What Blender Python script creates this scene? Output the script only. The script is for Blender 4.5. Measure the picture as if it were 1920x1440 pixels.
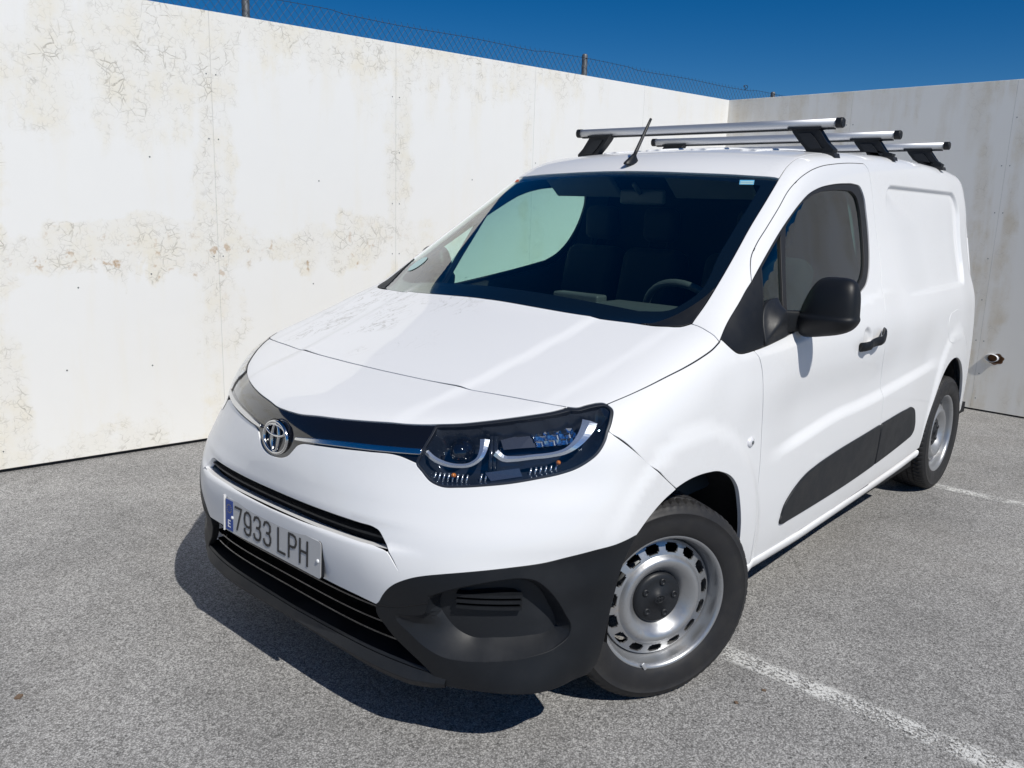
import bpy, math, random
import numpy as np
from mathutils import Vector, Matrix, geometry
random.seed(7); np.random.seed(7)
S=bpy.context.scene
for o in list(bpy.data.objects): bpy.data.objects.remove(o)
COL=S.collection
# ---------------------------------------------------------------- camera
CAM_LOC=(2.179192,2.122088,1.489918)
CAM_R=(-0.672599,0.739392,0.030163)
CAM_U=(-0.133714,-0.161523,0.977768)
CAM_F=(-0.727827,-0.653612,-0.207507)
CAM_LENS=29.5066
cd=bpy.data.cameras.new('camera'); cam=bpy.data.objects.new('camera',cd); COL.objects.link(cam)
cd.sensor_width=36; cd.lens=CAM_LENS; cd.clip_start=.05; cd.clip_end=2000
R_=Matrix((CAM_R,CAM_U,[-c for c in CAM_F])).transposed()
cam.matrix_world=Matrix.Translation(CAM_LOC)@R_.to_4x4()
S.camera=cam
# ---------------------------------------------------------------- light
TO_SUN=Vector((.18,.83,1.0)).normalized()
w=bpy.data.worlds.new('World'); S.world=w; w.use_nodes=True
nt=w.node_tree; nt.nodes.clear()
sky=nt.nodes.new('ShaderNodeTexSky'); sky.sky_type='NISHITA'; sky.sun_disc=False
sky.sun_elevation=math.asin(TO_SUN.z); sky.sun_rotation=math.atan2(TO_SUN.x,TO_SUN.y)
sky.altitude=SKY_ALT=2600; sky.air_density=1.0; sky.dust_density=0.0; sky.ozone_density=4.0
hs=nt.nodes.new('ShaderNodeHueSaturation'); hs.inputs['Saturation'].default_value=1.41; hs.inputs['Hue'].default_value=.504
bg=nt.nodes.new('ShaderNodeBackground'); bg.inputs['Strength'].default_value=.063
wo=nt.nodes.new('ShaderNodeOutputWorld')
nt.links.new(sky.outputs[0],hs.inputs['Color']); nt.links.new(hs.outputs[0],bg.inputs[0]); nt.links.new(bg.outputs[0],wo.inputs[0])
sl=bpy.data.lights.new('sun','SUN'); sl.energy=3.95; sl.angle=math.radians(.53); sl.color=(1,.965,.895)
so=bpy.data.objects.new('sun',sl); COL.objects.link(so); so.location=(0,6,8)
so.rotation_euler=TO_SUN.to_track_quat('Z','Y').to_euler()
S.view_settings.view_transform='Standard'; S.view_settings.look='None'
S.view_settings.exposure=0; S.view_settings.gamma=1; S.view_settings.use_curve_mapping=False
S.render.engine='CYCLES'
S.cycles.max_bounces=10; S.cycles.transparent_max_bounces=16
# ---------------------------------------------------------------- node helper
class M:
    def __init__(s,name,base=(.8,.8,.8),rough=.5,metal=0,coat=0,spec=.5,coat_rough=.03):
        s.m=bpy.data.materials.new(name); s.m.use_nodes=True; s.t=s.m.node_tree
        s.b=s.t.nodes['Principled BSDF']; s.out=s.t.nodes['Material Output']
        s.b.inputs['Base Color'].default_value=(*base,1); s.b.inputs['Roughness'].default_value=rough
        s.b.inputs['Metallic'].default_value=metal; s.b.inputs['Coat Weight'].default_value=coat
        s.b.inputs['Coat Roughness'].default_value=coat_rough; s.b.inputs['Specular IOR Level'].default_value=spec
    def n(s,ty,**k):
        x=s.t.nodes.new(ty)
        for a,b in k.items():
            if a in x.inputs.keys(): x.inputs[a].default_value=b
            else: setattr(x,a,b)
        return x
    def l(s,a,b):
        s.t.links.new(a,b)
    def ma(s,op,a,b=0.0,c=0.0,clamp=False):
        x=s.t.nodes.new('ShaderNodeMath'); x.operation=op; x.use_clamp=clamp
        for i,v in enumerate((a,b,c)):
            if hasattr(v,'links'): s.l(v,x.inputs[i])
            else: x.inputs[i].default_value=v
        return x.outputs[0]
    def mr(s,v,a,b,c=0.,d=1.,smooth=True):
        x=s.t.nodes.new('ShaderNodeMapRange'); x.interpolation_type='SMOOTHSTEP' if smooth else 'LINEAR'
        s.l(v,x.inputs['Value'])
        for k,q in zip(('From Min','From Max','To Min','To Max'),(a,b,c,d)):
            if hasattr(q,'links'): s.l(q,x.inputs[k])
            else: x.inputs[k].default_value=q
        return x.outputs['Result']
    def mix(s,f,a,b,mode='MIX'):
        x=s.t.nodes.new('ShaderNodeMix'); x.data_type='RGBA'; x.blend_type=mode
        if hasattr(f,'links'): s.l(f,x.inputs[0])
        else: x.inputs[0].default_value=f
        for i,v in ((6,a),(7,b)):
            if hasattr(v,'links'): s.l(v,x.inputs[i])
            else: x.inputs[i].default_value=(*v,1)
        return x.outputs[2]
    def coord(s,which='Object',scale=None):
        c=s.n('ShaderNodeTexCoord').outputs[which]
        if scale is not None:
            mp=s.n('ShaderNodeMapping'); s.l(c,mp.inputs[0]); mp.inputs['Scale'].default_value=scale; return mp.outputs[0]
        return c
    def noise(s,vec,scale,detail=4,rough=.55,dist=0.,out=0):
        x=s.n('ShaderNodeTexNoise',Scale=scale,Detail=detail,Roughness=rough,Distortion=dist); s.l(vec,x.inputs['Vector']); return x.outputs[out]
    def vor(s,vec,scale,feature='F1',out='Distance',rnd=1.):
        x=s.n('ShaderNodeTexVoronoi'); x.feature=feature; x.inputs['Scale'].default_value=scale; x.inputs['Randomness'].default_value=rnd
        s.l(vec,x.inputs['Vector']); return x.outputs[out]
    def bump(s,h,strength=.3,dist=.01):
        x=s.n('ShaderNodeBump',Strength=strength,Distance=dist); s.l(h,x.inputs['Height']); s.l(x.outputs[0],s.b.inputs['Normal']); return x
    def col(s,v): s.l(v,s.b.inputs['Base Color'])
    def rough(s,v): s.l(v,s.b.inputs['Roughness'])

def car_paint():
    a=M('white_car_paint',(.83,.833,.838),.40,0,.6,.5,.025); c=a.coord()
    d=a.noise(c,2.3,5,.6); e=a.noise(c,55,3,.6)
    low=a.n('ShaderNodeSeparateXYZ'); a.l(c,low.inputs[0])
    lo=a.mr(low.outputs[2],.55,.22,0,.35)
    dirt=a.ma('MULTIPLY',a.mr(d,.45,.75),a.mr(e,.35,.7)); 
    f=a.ma('ADD',a.ma('MULTIPLY',dirt,.10),a.ma('MULTIPLY',lo,a.mr(d,.3,.7,.1,.8)),clamp=True)
    a.col(a.mix(f,(.83,.835,.845),(.58,.55,.51)))
    a.l(a.ma('ADD',.02,a.ma('MULTIPLY',f,.35)),a.b.inputs['Coat Roughness'])
    # light film of dust on faces that look up
    return a.m
def hood_paint():
    a=M('white_hood_paint',(.83,.833,.838),.40,0,.5,.5,.03); c=a.coord()
    # wiped dirt smears in the clear coat: thin curved streaks
    mp=a.n('ShaderNodeMapping'); a.l(c,mp.inputs[0]); mp.inputs['Scale'].default_value=(5,9,1); mp.inputs['Rotation'].default_value=(0,0,.7)
    s1=a.noise(mp.outputs[0],1.6,4,.55,1.6)
    streak=a.mr(a.ma('ABSOLUTE',a.ma('SUBTRACT',s1,.5)),.035,.008)
    g=a.noise(c,4,2); sp=a.n('ShaderNodeSeparateXYZ'); a.l(c,sp.inputs[0])
    area=a.ma('MULTIPLY',a.mr(sp.outputs[1],.15,-.15),a.mr(g,.45,.6))
    area=a.ma('MULTIPLY',area,a.mr(sp.outputs[0],.5,.4)); fine=a.noise(c,90,2)
    f=a.ma('MULTIPLY',a.ma('MULTIPLY',streak,area),a.mr(fine,.4,.6,.3,.9))
    a.col(a.mix(f,(.83,.835,.845),(.50,.49,.47)))
    return a.m
def plastic(name,base=(.020,.021,.023),rough=.55,scale=900,st=.12):
    a=M(name,base,rough,spec=.38); c=a.coord(); h=a.noise(c,scale,2); a.bump(h,st,.001)
    d=a.noise(c,6,5,.65); a.col(a.mix(a.mr(d,.45,.8,0,.22),base,tuple(x*2.2+.008 for x in base))); a.rough(a.mr(d,.3,.8,rough-.06,rough+.14))
    return a.m
def thin_glass(name,tint,spec=1.0,ior=1.5):
    a=M(name); a.t.nodes.remove(a.b)
    tr=a.n('ShaderNodeBsdfTransparent'); tr.inputs[0].default_value=(*tint,1)
    gl=a.n('ShaderNodeBsdfGlossy'); gl.inputs['Roughness'].default_value=.005; gl.inputs[0].default_value=(1,1,1,1)
    ge=a.n('ShaderNodeNewGeometry'); vd=a.n('ShaderNodeVectorMath'); vd.operation='DOT_PRODUCT'; a.l(ge.outputs['Normal'],vd.inputs[0]); a.l(ge.outputs['Incoming'],vd.inputs[1])
    om=a.ma('SUBTRACT',1.0,a.ma('ABSOLUTE',vd.outputs['Value'])); fz=a.ma('ADD',.045,a.ma('MULTIPLY',a.ma('POWER',om,4.6),.955))
    mx=a.n('ShaderNodeMixShader'); a.l(a.ma('MULTIPLY',fz,1.5*spec,clamp=True),mx.inputs[0]); a.l(tr.outputs[0],mx.inputs[1]); a.l(gl.outputs[0],mx.inputs[2])
    a.l(mx.outputs[0],a.out.inputs[0]); return a.m
def simple(name,base,rough=.5,metal=0,coat=0,bs=None,bst=.1):
    a=M(name,base,rough,metal,coat)
    if bs: a.bump(a.noise(a.coord(),bs,3),bst,.002)
    return a.m
def rim_mat():
    a=M('silver_wheel_paint',(.43,.44,.455),.38,.75,.25); c=a.coord(); d=a.noise(c,9,6,.7); e=a.noise(c,60,3)
    f=a.ma('MULTIPLY',a.mr(d,.45,.72),a.mr(e,.35,.7)); a.col(a.mix(a.ma('MULTIPLY',f,.65),(.43,.44,.455),(.17,.13,.10)))
    a.l(a.mr(f,0,1,.75,.15),a.b.inputs['Metallic']); a.rough(a.mr(d,.3,.8,.30,.55)); return a.m
def tyre_mat():
    a=M('tyre_rubber',(.022,.022,.024),.62,spec=.4); c=a.coord(); d=a.noise(c,14,5,.65); e=a.noise(c,240,2)
    a.col(a.mix(a.mr(d,.4,.8,0,.6),(.019,.019,.021),(.036,.034,.031))); a.bump(e,.15,.001); a.rough(a.mr(d,.3,.8,.5,.75)); return a.m
def asphalt():
    a=M('worn_grey_asphalt',(.2,.2,.2),.86,spec=.3); c=a.coord()
    n1=a.noise(c,1.1,5,.6); n2=a.noise(c,7,4,.6); g=a.vor(c,210); gcol=a.vor(c,210,'F1','Color'); gg=a.n('ShaderNodeSeparateColor'); a.l(gcol,gg.inputs[0])
    g2=a.vor(c,118); g2c=a.n('ShaderNodeSeparateColor'); a.l(a.vor(c,118,'F1','Color'),g2c.inputs[0])
    fine=a.noise(c,420,3,.7)
    stone=a.mr(gg.outputs[0],.0,1,.155,.51,False)
    big=a.mr(g2c.outputs[0],.0,1,.10,.54,False)
    base=a.n('ShaderNodeCombineColor')
    v=a.ma('ADD',a.ma('MULTIPLY',stone,.62),a.ma('MULTIPLY',big,.30))
    v=a.ma('MULTIPLY',v,a.mr(g,.30,.72,1.24,.66))          # dark binder between the stones
    v=a.ma('MULTIPLY',v,a.mr(fine,.2,.8,.72,1.28,False))
    v=a.ma('MULTIPLY',v,a.mr(n1,.3,.7,.86,1.12))
    v=a.ma('MULTIPLY',v,a.mr(n2,.25,.75,.93,1.07))
    # pits
    pit=a.ma('MULTIPLY',a.mr(g2c.outputs[1],.86,.93),a.mr(g2,.42,.2)); v=a.ma('MULTIPLY',v,a.mr(pit,0,1,1,.45))
    # hairline cracks
    wc=a.n('ShaderNodeMix'); wc.data_type='VECTOR'; wc.inputs[0].default_value=.12; a.l(c,wc.inputs[4]); a.l(a.noise(c,1.7,3,out=1),wc.inputs[5])
    cr=a.vor(wc.outputs[1],.42,'DISTANCE_TO_EDGE'); crm=a.ma('MULTIPLY',a.mr(cr,.0035,.0005),a.mr(a.noise(c,.6,2),.58,.66))
    v=a.ma('MULTIPLY',v,a.mr(crm,0,1,1,.80))
    a.l(a.ma('MULTIPLY',v,1.0),base.inputs[0]); a.l(a.ma('MULTIPLY',v,.985),base.inputs[1]); a.l(a.ma('MULTIPLY',v,.965),base.inputs[2])
    # warm dust drift
    dust=a.mr(a.noise(c,.5,4,.6),.5,.75,0,.35)
    a.col(a.mix(dust,base.outputs[0],(.25,.225,.195)))
    a.col(a.mix(a.ma('MULTIPLY',dust,.6),base.outputs[0],(.26,.235,.20)))
    h=a.ma('ADD',a.ma('MULTIPLY',a.mr(g,.1,.6,1,0),.6),a.ma('MULTIPLY',fine,.5)); h=a.ma('SUBTRACT',h,a.ma('MULTIPLY',pit,1.2)); h=a.ma('SUBTRACT',h,a.ma('MULTIPLY',crm,2.))
    a.bump(h,.55,.003); return a.m
def road_paint():
    a=M('worn_white_road_paint',(.74,.74,.72),.85); c=a.coord(); n=a.noise(c,120,3,.7); m=a.noise(c,9,4,.6); 
    keep=a.mr(a.ma('ADD',a.ma('MULTIPLY',n,.65),a.ma('MULTIPLY',m,.35)),.44,.56)
    e=a.n('ShaderNodeSeparateXYZ'); a.l(a.coord('UV'),e.inputs[0])
    edge=a.mr(a.ma('ABSOLUTE',a.ma('SUBTRACT',e.outputs[1],.5)),.5,.22)
    keep=a.ma('MULTIPLY',keep,edge)
    tr=a.n('ShaderNodeBsdfTransparent'); mx=a.n('ShaderNodeMixShader'); a.l(a.ma('MULTIPLY',keep,.85),mx.inputs[0]); a.l(tr.outputs[0],mx.inputs[1]); a.l(a.b.outputs[0],mx.inputs[2]); a.l(mx.outputs[0],a.out.inputs[0]); return a.m
def wall_mat(name,kind):
    a=M(name,(.8,.79,.77),.6,spec=.35); c=a.coord()
    sp=a.n('ShaderNodeSeparateXYZ'); a.l(c,sp.inputs[0]); U,Z=sp.outputs[0],sp.outputs[2]
    n1=a.noise(c,1.5,5,.6,.3); n2=a.noise(c,5,4,.6); 
    stc=a.n('ShaderNodeMapping'); a.l(c,stc.inputs[0]); stc.inputs['Scale'].default_value=(5.0,1,.8); run=a.noise(stc.outputs[0],1.3,4,.55)
    def band(v,ctr,w,amp): return a.ma('MULTIPLY',a.mr(a.ma('ABSOLUTE',a.ma('SUBTRACT',v,ctr)),w,w*.15),amp)
    tot=None
    def add(x):
        nonlocal tot; tot=x if tot is None else a.ma('MAXIMUM',tot,x)
    n3=a.noise(c,.9,5,.62,.5)
    Zw=a.ma('ADD',Z,a.ma('MULTIPLY',a.ma('SUBTRACT',a.noise(c,2.6,5,.65,.4),.5),.75)); Uw=a.ma('ADD',U,a.ma('MULTIPLY',a.ma('SUBTRACT',a.noise(c,3.1,4,.65,.2),.5),.42))
    if kind=='left':
        for s_,am in zip(SEAMS_L,(.30,.34,.46,.50,.46,.3)):
            add(band(Uw,s_-.02,.24,am))
        add(a.ma('MULTIPLY',band(Zw,1.20,.26,.54),a.mr(U,2.9,3.9,.35,1)))
        add(a.ma('MULTIPLY',a.mr(Zw,1.45,2.15,0,.54),a.mr(U,4.6,5.1,.35,1)))
        add(a.ma('MULTIPLY',a.mr(Zw,2.0,2.5,0,.44),a.mr(U,1.2,2.2,.2,1)))
        add(a.mr(Zw,.30,.0,0,.50))
        tot=a.ma('MULTIPLY',tot,a.mr(run,.30,.62,.62,1.08)); tot=a.ma('MULTIPLY',tot,a.mr(n1,.30,.62,.55,1.12))
        thr=.50
    else:
        add(a.mr(Z,.9,2.4,.03,.22))
        for s_ in SEAMS_R: add(band(Uw,s_-.05,.34,.30))
        add(a.mr(Z,.6,.05,0,.24)); tot=a.ma('MULTIPLY',tot,a.mr(run,.30,.58,.5,1.2)); thr=.50
    pf=a.ma('ADD',tot,a.ma('ADD',a.ma('MULTIPLY',n3,.38),a.ma('MULTIPLY',run,.24)))
    patch=a.mr(pf,thr-.03,thr+.27); core=a.mr(pf,thr+.10,thr+.26)
    wv=a.n('ShaderNodeMix'); wv.data_type='VECTOR'; wv.inputs[0].default_value=.035; a.l(c,wv.inputs[4]); a.l(a.noise(c,11,3,out=1),wv.inputs[5])
    e1=a.vor(wv.outputs[1],38,'DISTANCE_TO_EDGE'); e2=a.vor(wv.outputs[1],17,'DISTANCE_TO_EDGE'); e3=a.vor(wv.outputs[1],10,'DISTANCE_TO_EDGE')
    q=a.noise(c,19,3,.6); q2=a.noise(c,4.3,3,.6); q3=a.noise(c,27,2)
    l1=a.ma('MULTIPLY',a.mr(e1,.085,.02),a.mr(q,.44,.62)); l2=a.ma('MULTIPLY',a.mr(e2,.050,.012),a.mr(q2,.47,.58))
    l2=a.ma('MULTIPLY',l2,a.mr(q,.38,.55)); l3=a.ma('MULTIPLY',a.ma('MULTIPLY',a.mr(e3,.026,.006),a.mr(q2,.50,.60)),core)
    l3=a.ma('MULTIPLY',l3,a.mr(q3,.36,.5))
    crack=a.ma('MAXIMUM',a.ma('MULTIPLY',a.ma('MAXIMUM',a.ma('MULTIPLY',l1,.22),a.ma('MULTIPLY',l2,.40)),patch),a.ma('MULTIPLY',l3,.50 if kind=='left' else .4))
    yel=a.ma('MULTIPLY',patch,a.mr(a.noise(c,3.7,5,.65),.42,.70,.12,1))
    if kind=='left': base,st,dk=(.84,.835,.815),(.80,.73,.56),(.24,.215,.17)
    else: base,st,dk=(.90,.88,.83),(.70,.61,.46),(.36,.33,.27)
    col=a.mix(a.mr(n2,.3,.7,0,.06),base,tuple(x*.86 for x in base))
    drip=a.ma('MULTIPLY',a.mr(run,.50,.75),(.16 if kind=='left' else .20)); col=a.mix(drip,col,st)
    col=a.mix(a.ma('MULTIPLY',yel,.62 if kind=='left' else .8),col,st); col=a.mix(a.ma('MULTIPLY',patch,.36),col,(.79,.765,.70) if kind=='left' else st)
    col=a.mix(crack,col,dk)
    if kind=='left':
        rust=a.ma('MULTIPLY',a.mr(a.noise(c,13,4),.58,.68),a.ma('MULTIPLY',core,a.mr(a.ma('ABSOLUTE',a.ma('SUBTRACT',Z,1.10)),.30,.0)))
        col=a.mix(a.ma('MULTIPLY',rust,.7),col,(.42,.25,.10))
    a.col(col)
    h=a.ma('SUBTRACT',a.ma('MULTIPLY',n2,.12),a.ma('MULTIPLY',crack,1.)); a.bump(h,.55,.004); return a.m
SEAMS_L=(1.19,2.43,3.67,4.92,6.16,7.40); SEAMS_R=(1.18,2.42,3.66,4.9)
MAT=dict(paint=car_paint(),hoodp=hood_paint(),
 plastic=plastic('black_textured_plastic',(.0072,.0086,.0112),.5),plastic2=plastic('charcoal_textured_plastic',(.0125,.0142,.0175),.46),
 gloss=simple('gloss_black',(.006,.006,.007),.06,0,1),chrome=simple('chrome',(.66,.66,.66),.16,1),silver=simple('satin_silver_trim',(.84,.86,.88),.17,.82),dullmetal=simple('dull_lamp_reflector',(.20,.20,.21),.22,.8),
 alu=simple('brushed_aluminium',(.66,.67,.69),.5,.85,0,None),rim=rim_mat(),rubber=simple('black_rubber',(.016,.016,.017),.5,0,0,300,.1),tyre=tyre_mat(),
 dark=simple('dark_void',(.004,.004,.005),.9),liner=simple('wheel_arch_liner',(.012,.012,.013),.85,0,0,60,.3),
 wsglass=thin_glass('tinted_windscreen_glass',(.80,.93,.87)),sideglass=thin_glass('green_tinted_side_glass',(.54,.80,.74)),
 lens=thin_glass('clear_lamp_lens',(.93,.96,1.0),.9),
 frit=simple('black_glass_border',(.006,.007,.01),.12,0,.6),
 inter=simple('dark_interior_plastic',(.060,.070,.074),.55,0,0,400,.1),intgrey=simple('grey_interior_trim',(.10,.115,.125),.7,0,0,300,.1),
 seat=simple('dark_grey_seat_fabric',(.009,.010,.012),.9,0,0,500,.2),
 star=simple('star_yellow',(.40,.33,.06),.5), amber=simple('amber_bulb',(.60,.17,.015),.15,0,1),clearp=simple('clear_plastic',(.75,.75,.78),.08,0,1),
 plate=simple('plate_reflective_white',(.52,.52,.52),.35),plateblue=simple('plate_blue',(.008,.055,.30),.4),platechar=simple('plate_black',(.012,.012,.014),.45),
 whitep=simple('white_plastic',(.85,.86,.87),.3),lampin=simple('lamp_housing_black',(.026,.031,.040),.16,.3,.6),reflector=simple('lamp_reflector',(.80,.83,.88),.10,1),
 steel=simple('galvanised_steel',(.16,.17,.18),.5,.5),wire=simple('galvanised_wire',(.035,.038,.042),.6,.2),
 rust=simple('rusty_metal',(.16,.075,.03),.85,0,0,120,.8),red=simple('red_tail_lamp',(.35,.01,.01),.15,0,1),
 stb=simple('pale_blue_sticker',(.13,.42,.65),.5),stg=simple('pale_green_sticker',(.45,.62,.60),.5),str=simple('red_sticker',(.55,.10,.04),.5),
 asphalt=asphalt(),road=road_paint(),wl=wall_mat('peeling_white_wall_paint','left'),wr=wall_mat('stained_grey_wall_paint','right'),
 joint=simple('dark_joint',(.05,.05,.055),.9),sealant=simple('grey_joint_sealant',(.50,.50,.49),.9),stone=simple('brown_stone',(.16,.11,.075),.9,0,0,150,.5),head=simple('light_headliner',(.16,.17,.175),.8))
# ---------------------------------------------------------------- object helpers
def link(name,me,mat=None,parent=None,label=None,kind=None):
    o=bpy.data.objects.new(name,me); COL.objects.link(o)
    if mat is not None and me is not None: me.materials.append(mat if not isinstance(mat,str) else MAT[mat])
    if parent is not None: o.parent=parent
    if label: o['label']=label
    if kind: o['kind']=kind
    return o
def mesh(name,V,Fc,mat,parent=None,smooth=False,label=None,kind=None,N=None):
    me=bpy.data.meshes.new(name); me.from_pydata([tuple(map(float,v)) for v in V],[],[tuple(map(int,f_)) for f_ in Fc]); me.update()
    if smooth or N is not None: me.polygons.foreach_set('use_smooth',[True]*len(me.polygons))
    if N is not None: me.normals_split_custom_set_from_vertices([tuple(map(float,n)) for n in N])
    return link(name,me,mat,parent,label,kind)
def empty(name,loc=(0,0,0),parent=None,**k):
    o=bpy.data.objects.new(name,None); COL.objects.link(o); o.location=loc; o.empty_display_size=.2
    if parent: o.parent=parent
    for a,b in k.items(): o[a]=b
    return o
class G:      # geometry collector
    def __init__(s): s.V=[];s.F=[]
    def add(s,V,Fc):
        n=len(s.V); s.V+= [tuple(map(float,v)) for v in V]; s.F+=[tuple(int(i)+n for i in f_) for f_ in Fc]; return s
    def box(s,c,h,rot=None,bev=0):
        c=np.array(c,float);h=np.array(h,float)
        if bev<=0:
            V=np.array([[x,y,z] for x in(-1,1) for y in(-1,1) for z in(-1,1)],float)*h
            Fc=[(0,1,3,2),(4,6,7,5),(0,4,5,1),(2,3,7,6),(0,2,6,4),(1,5,7,3)]
        else: V,Fc=rbox(h,bev)
        if rot is not None: V=V@np.array(rot).T
        return s.add(V+c,Fc)
    def tube(s,P,r,n=8,cap=True,closed=False):
        V,Fc=tube(P,r,n,cap,closed); return s.add(V,Fc)
    def lathe(s,prof,n=48,axis='y',cx=(0,0,0)):
        V,Fc=lathe(prof,n); return s.add(V+np.array(cx),Fc)
    def out(s,name,mat,parent=None,smooth=False,**k): return mesh(name,s.V,s.F,mat,parent,smooth,**k)
def rbox(h,b,seg=3):
    # rounded box via clamped sphere grid
    h=np.array(h,float);b=min(b,*(h*.999));V=[];Fc=[];n=4*seg
    def ax(hh): 
        a=np.linspace(0,np.pi/2,seg+1); k=[-1]*(seg+1)+[1]*(seg+1); return a,k
    g=np.concatenate([np.linspace(-1,0,seg+1),np.linspace(0,1,seg+1)]) # param per face axis
    sgn=np.array([-1]*(seg+1)+[1]*(seg+1))
    idx={}
    for fx,(i,j,k) in enumerate(((0,1,2),(1,2,0),(2,0,1))):
        for sd in(-1,1):
            grid=[]
            for a in range(len(g)):
                row=[]
                for c in range(len(g)):
                    d=np.zeros(3); d[i]=sd; d[j]=math.tan(g[a]*math.pi/4) if sgn[a]*g[a]>0 or g[a]==0 else 0; d[k]=math.tan(g[c]*math.pi/4)
                    d/=np.linalg.norm(d); core=np.zeros(3); core[i]=sd*(h[i]-b); core[j]=sgn[a]*(h[j]-b); core[k]=sgn[c]*(h[k]-b)
                    p=core+d*b; key=tuple(np.round(p,6))
                    if key not in idx: idx[key]=len(V);V.append(p)
                    row.append(idx[key])
                grid.append(row)
            for a in range(len(g)-1):
                for c in range(len(g)-1):
                    q=[grid[a][c],grid[a+1][c],grid[a+1][c+1],grid[a][c+1]]
                    q2=[];[q2.append(t) for t in q if t not in q2]
                    if len(q2)<3: continue
                    Fc.append(tuple(q2 if sd>0 else q2[::-1]))
    return np.array(V),Fc
def frames(P,closed=False):
    P=np.array(P,float);T=np.gradient(P,axis=0)
    if closed: T=np.roll(P,-1,0)-np.roll(P,1,0)
    T/=np.linalg.norm(T,axis=1,keepdims=True)+1e-12
    u=np.array([0,0,1.]) if abs(T[0][2])<.9 else np.array([1.,0,0]);A=[];Bn=[]
    for t in T:
        u=u-t*(u@t); u/=np.linalg.norm(u)+1e-12; A.append(u.copy());Bn.append(np.cross(t,u))
    return P,T,np.array(A),np.array(Bn)
def tube(P,r,n=8,cap=True,closed=False):
    P,T,A,Bn=frames(P,closed);m=len(P);r=np.broadcast_to(np.array(r,float),(m,) ) if np.ndim(r)<2 else r
    th=np.linspace(0,2*np.pi,n,endpoint=False)
    V=(P[:,None]+r[:,None,None]*(np.cos(th)[None,:,None]*A[:,None]+np.sin(th)[None,:,None]*Bn[:,None])).reshape(-1,3)
    Fc=[]
    for i in range(m if closed else m-1):
        i2=(i+1)%m
        for j in range(n): Fc.append((i*n+j,i*n+(j+1)%n,i2*n+(j+1)%n,i2*n+j))
    if cap and not closed: Fc+= [tuple(range(n))[::-1],tuple((m-1)*n+j for j in range(n))]
    return V,Fc
def lathe(prof,n=48):
    # prof: (radius, y) about the y axis ; outward side +y
    prof=np.array(prof,float);th=np.linspace(0,2*np.pi,n,endpoint=False);m=len(prof)
    V=np.stack([prof[:,0][:,None]*np.cos(th),np.repeat(prof[:,1][:,None],n,1),prof[:,0][:,None]*np.sin(th)],-1).reshape(-1,3)
    Fc=[(i*n+j,(i+1)*n+j,(i+1)*n+(j+1)%n,i*n+(j+1)%n) for i in range(m-1) for j in range(n)]
    return V,Fc
def sweep(P,prof,up=None,closed_prof=True,cap=True):
    # sweep 2D profile (a,b) along P with frames (a along A, b along B)
    P,T,A,Bn=frames(P);prof=np.array(prof,float);n=len(prof);m=len(P)
    if up is not None:
        up=np.array(up,float);A=up-T*(T@up)[:,None];A/=np.linalg.norm(A,axis=1,keepdims=True);Bn=np.cross(T,A)
    V=(P[:,None]+prof[None,:,0,None]*A[:,None]+prof[None,:,1,None]*Bn[:,None]).reshape(-1,3);Fc=[]
    for i in range(m-1):
        for j in range(n if closed_prof else n-1): Fc.append((i*n+j,i*n+(j+1)%n,(i+1)*n+(j+1)%n,(i+1)*n+j))
    if cap and closed_prof: Fc+=[tuple(range(n))[::-1],tuple((m-1)*n+j for j in range(n))]
    return V,Fc

# ---------------------------------------------------------------- van body surface (metres, x forward, y to its left, z up)
def cub(x,xs,ys):
    # smooth monotone-ish hermite interpolation (Catmull tangents), clamped
    x=np.asarray(x,float);xs=np.array(xs,float);ys=np.array(ys,float)
    d=np.diff(ys)/np.diff(xs);m=np.empty_like(ys);m[0]=d[0];m[-1]=d[-1]
    h=np.diff(xs);m[1:-1]=(d[:-1]*h[1:]+d[1:]*h[:-1])/(h[:-1]+h[1:])
    i=np.clip(np.searchsorted(xs,x)-1,0,len(xs)-2);t=(x-xs[i])/h[i]
    tc=np.clip(t,0,1);t2=tc*tc;t3=t2*tc
    r=(2*t3-3*t2+1)*ys[i]+(t3-2*t2+tc)*h[i]*m[i]+(3*t2-2*t3)*ys[i+1]+(t3-t2)*h[i]*m[i+1]
    return r+np.where(t<0,t*h[i]*m[i],0)+np.where(t>1,(t-1)*h[i]*m[i+1],0)
def sst(a,b,x):
    t=np.clip((x-a)/(b-a),0,1);return t*t*(3-2*t)
def smax(a,b,k):
    h=np.maximum(k-np.abs(a-b),0)/k;return np.maximum(a,b)+h*h*h*k/6
def smin(a,b,k): return -smax(-a,-b,k)
WZ=([.15,.22,.3,.45,.6,.8,.95,1.05,1.2,1.4,1.6,1.7,1.85],[.865,.89,.906,.920,.925,.923,.915,.903,.853,.785,.733,.708,.665])
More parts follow.
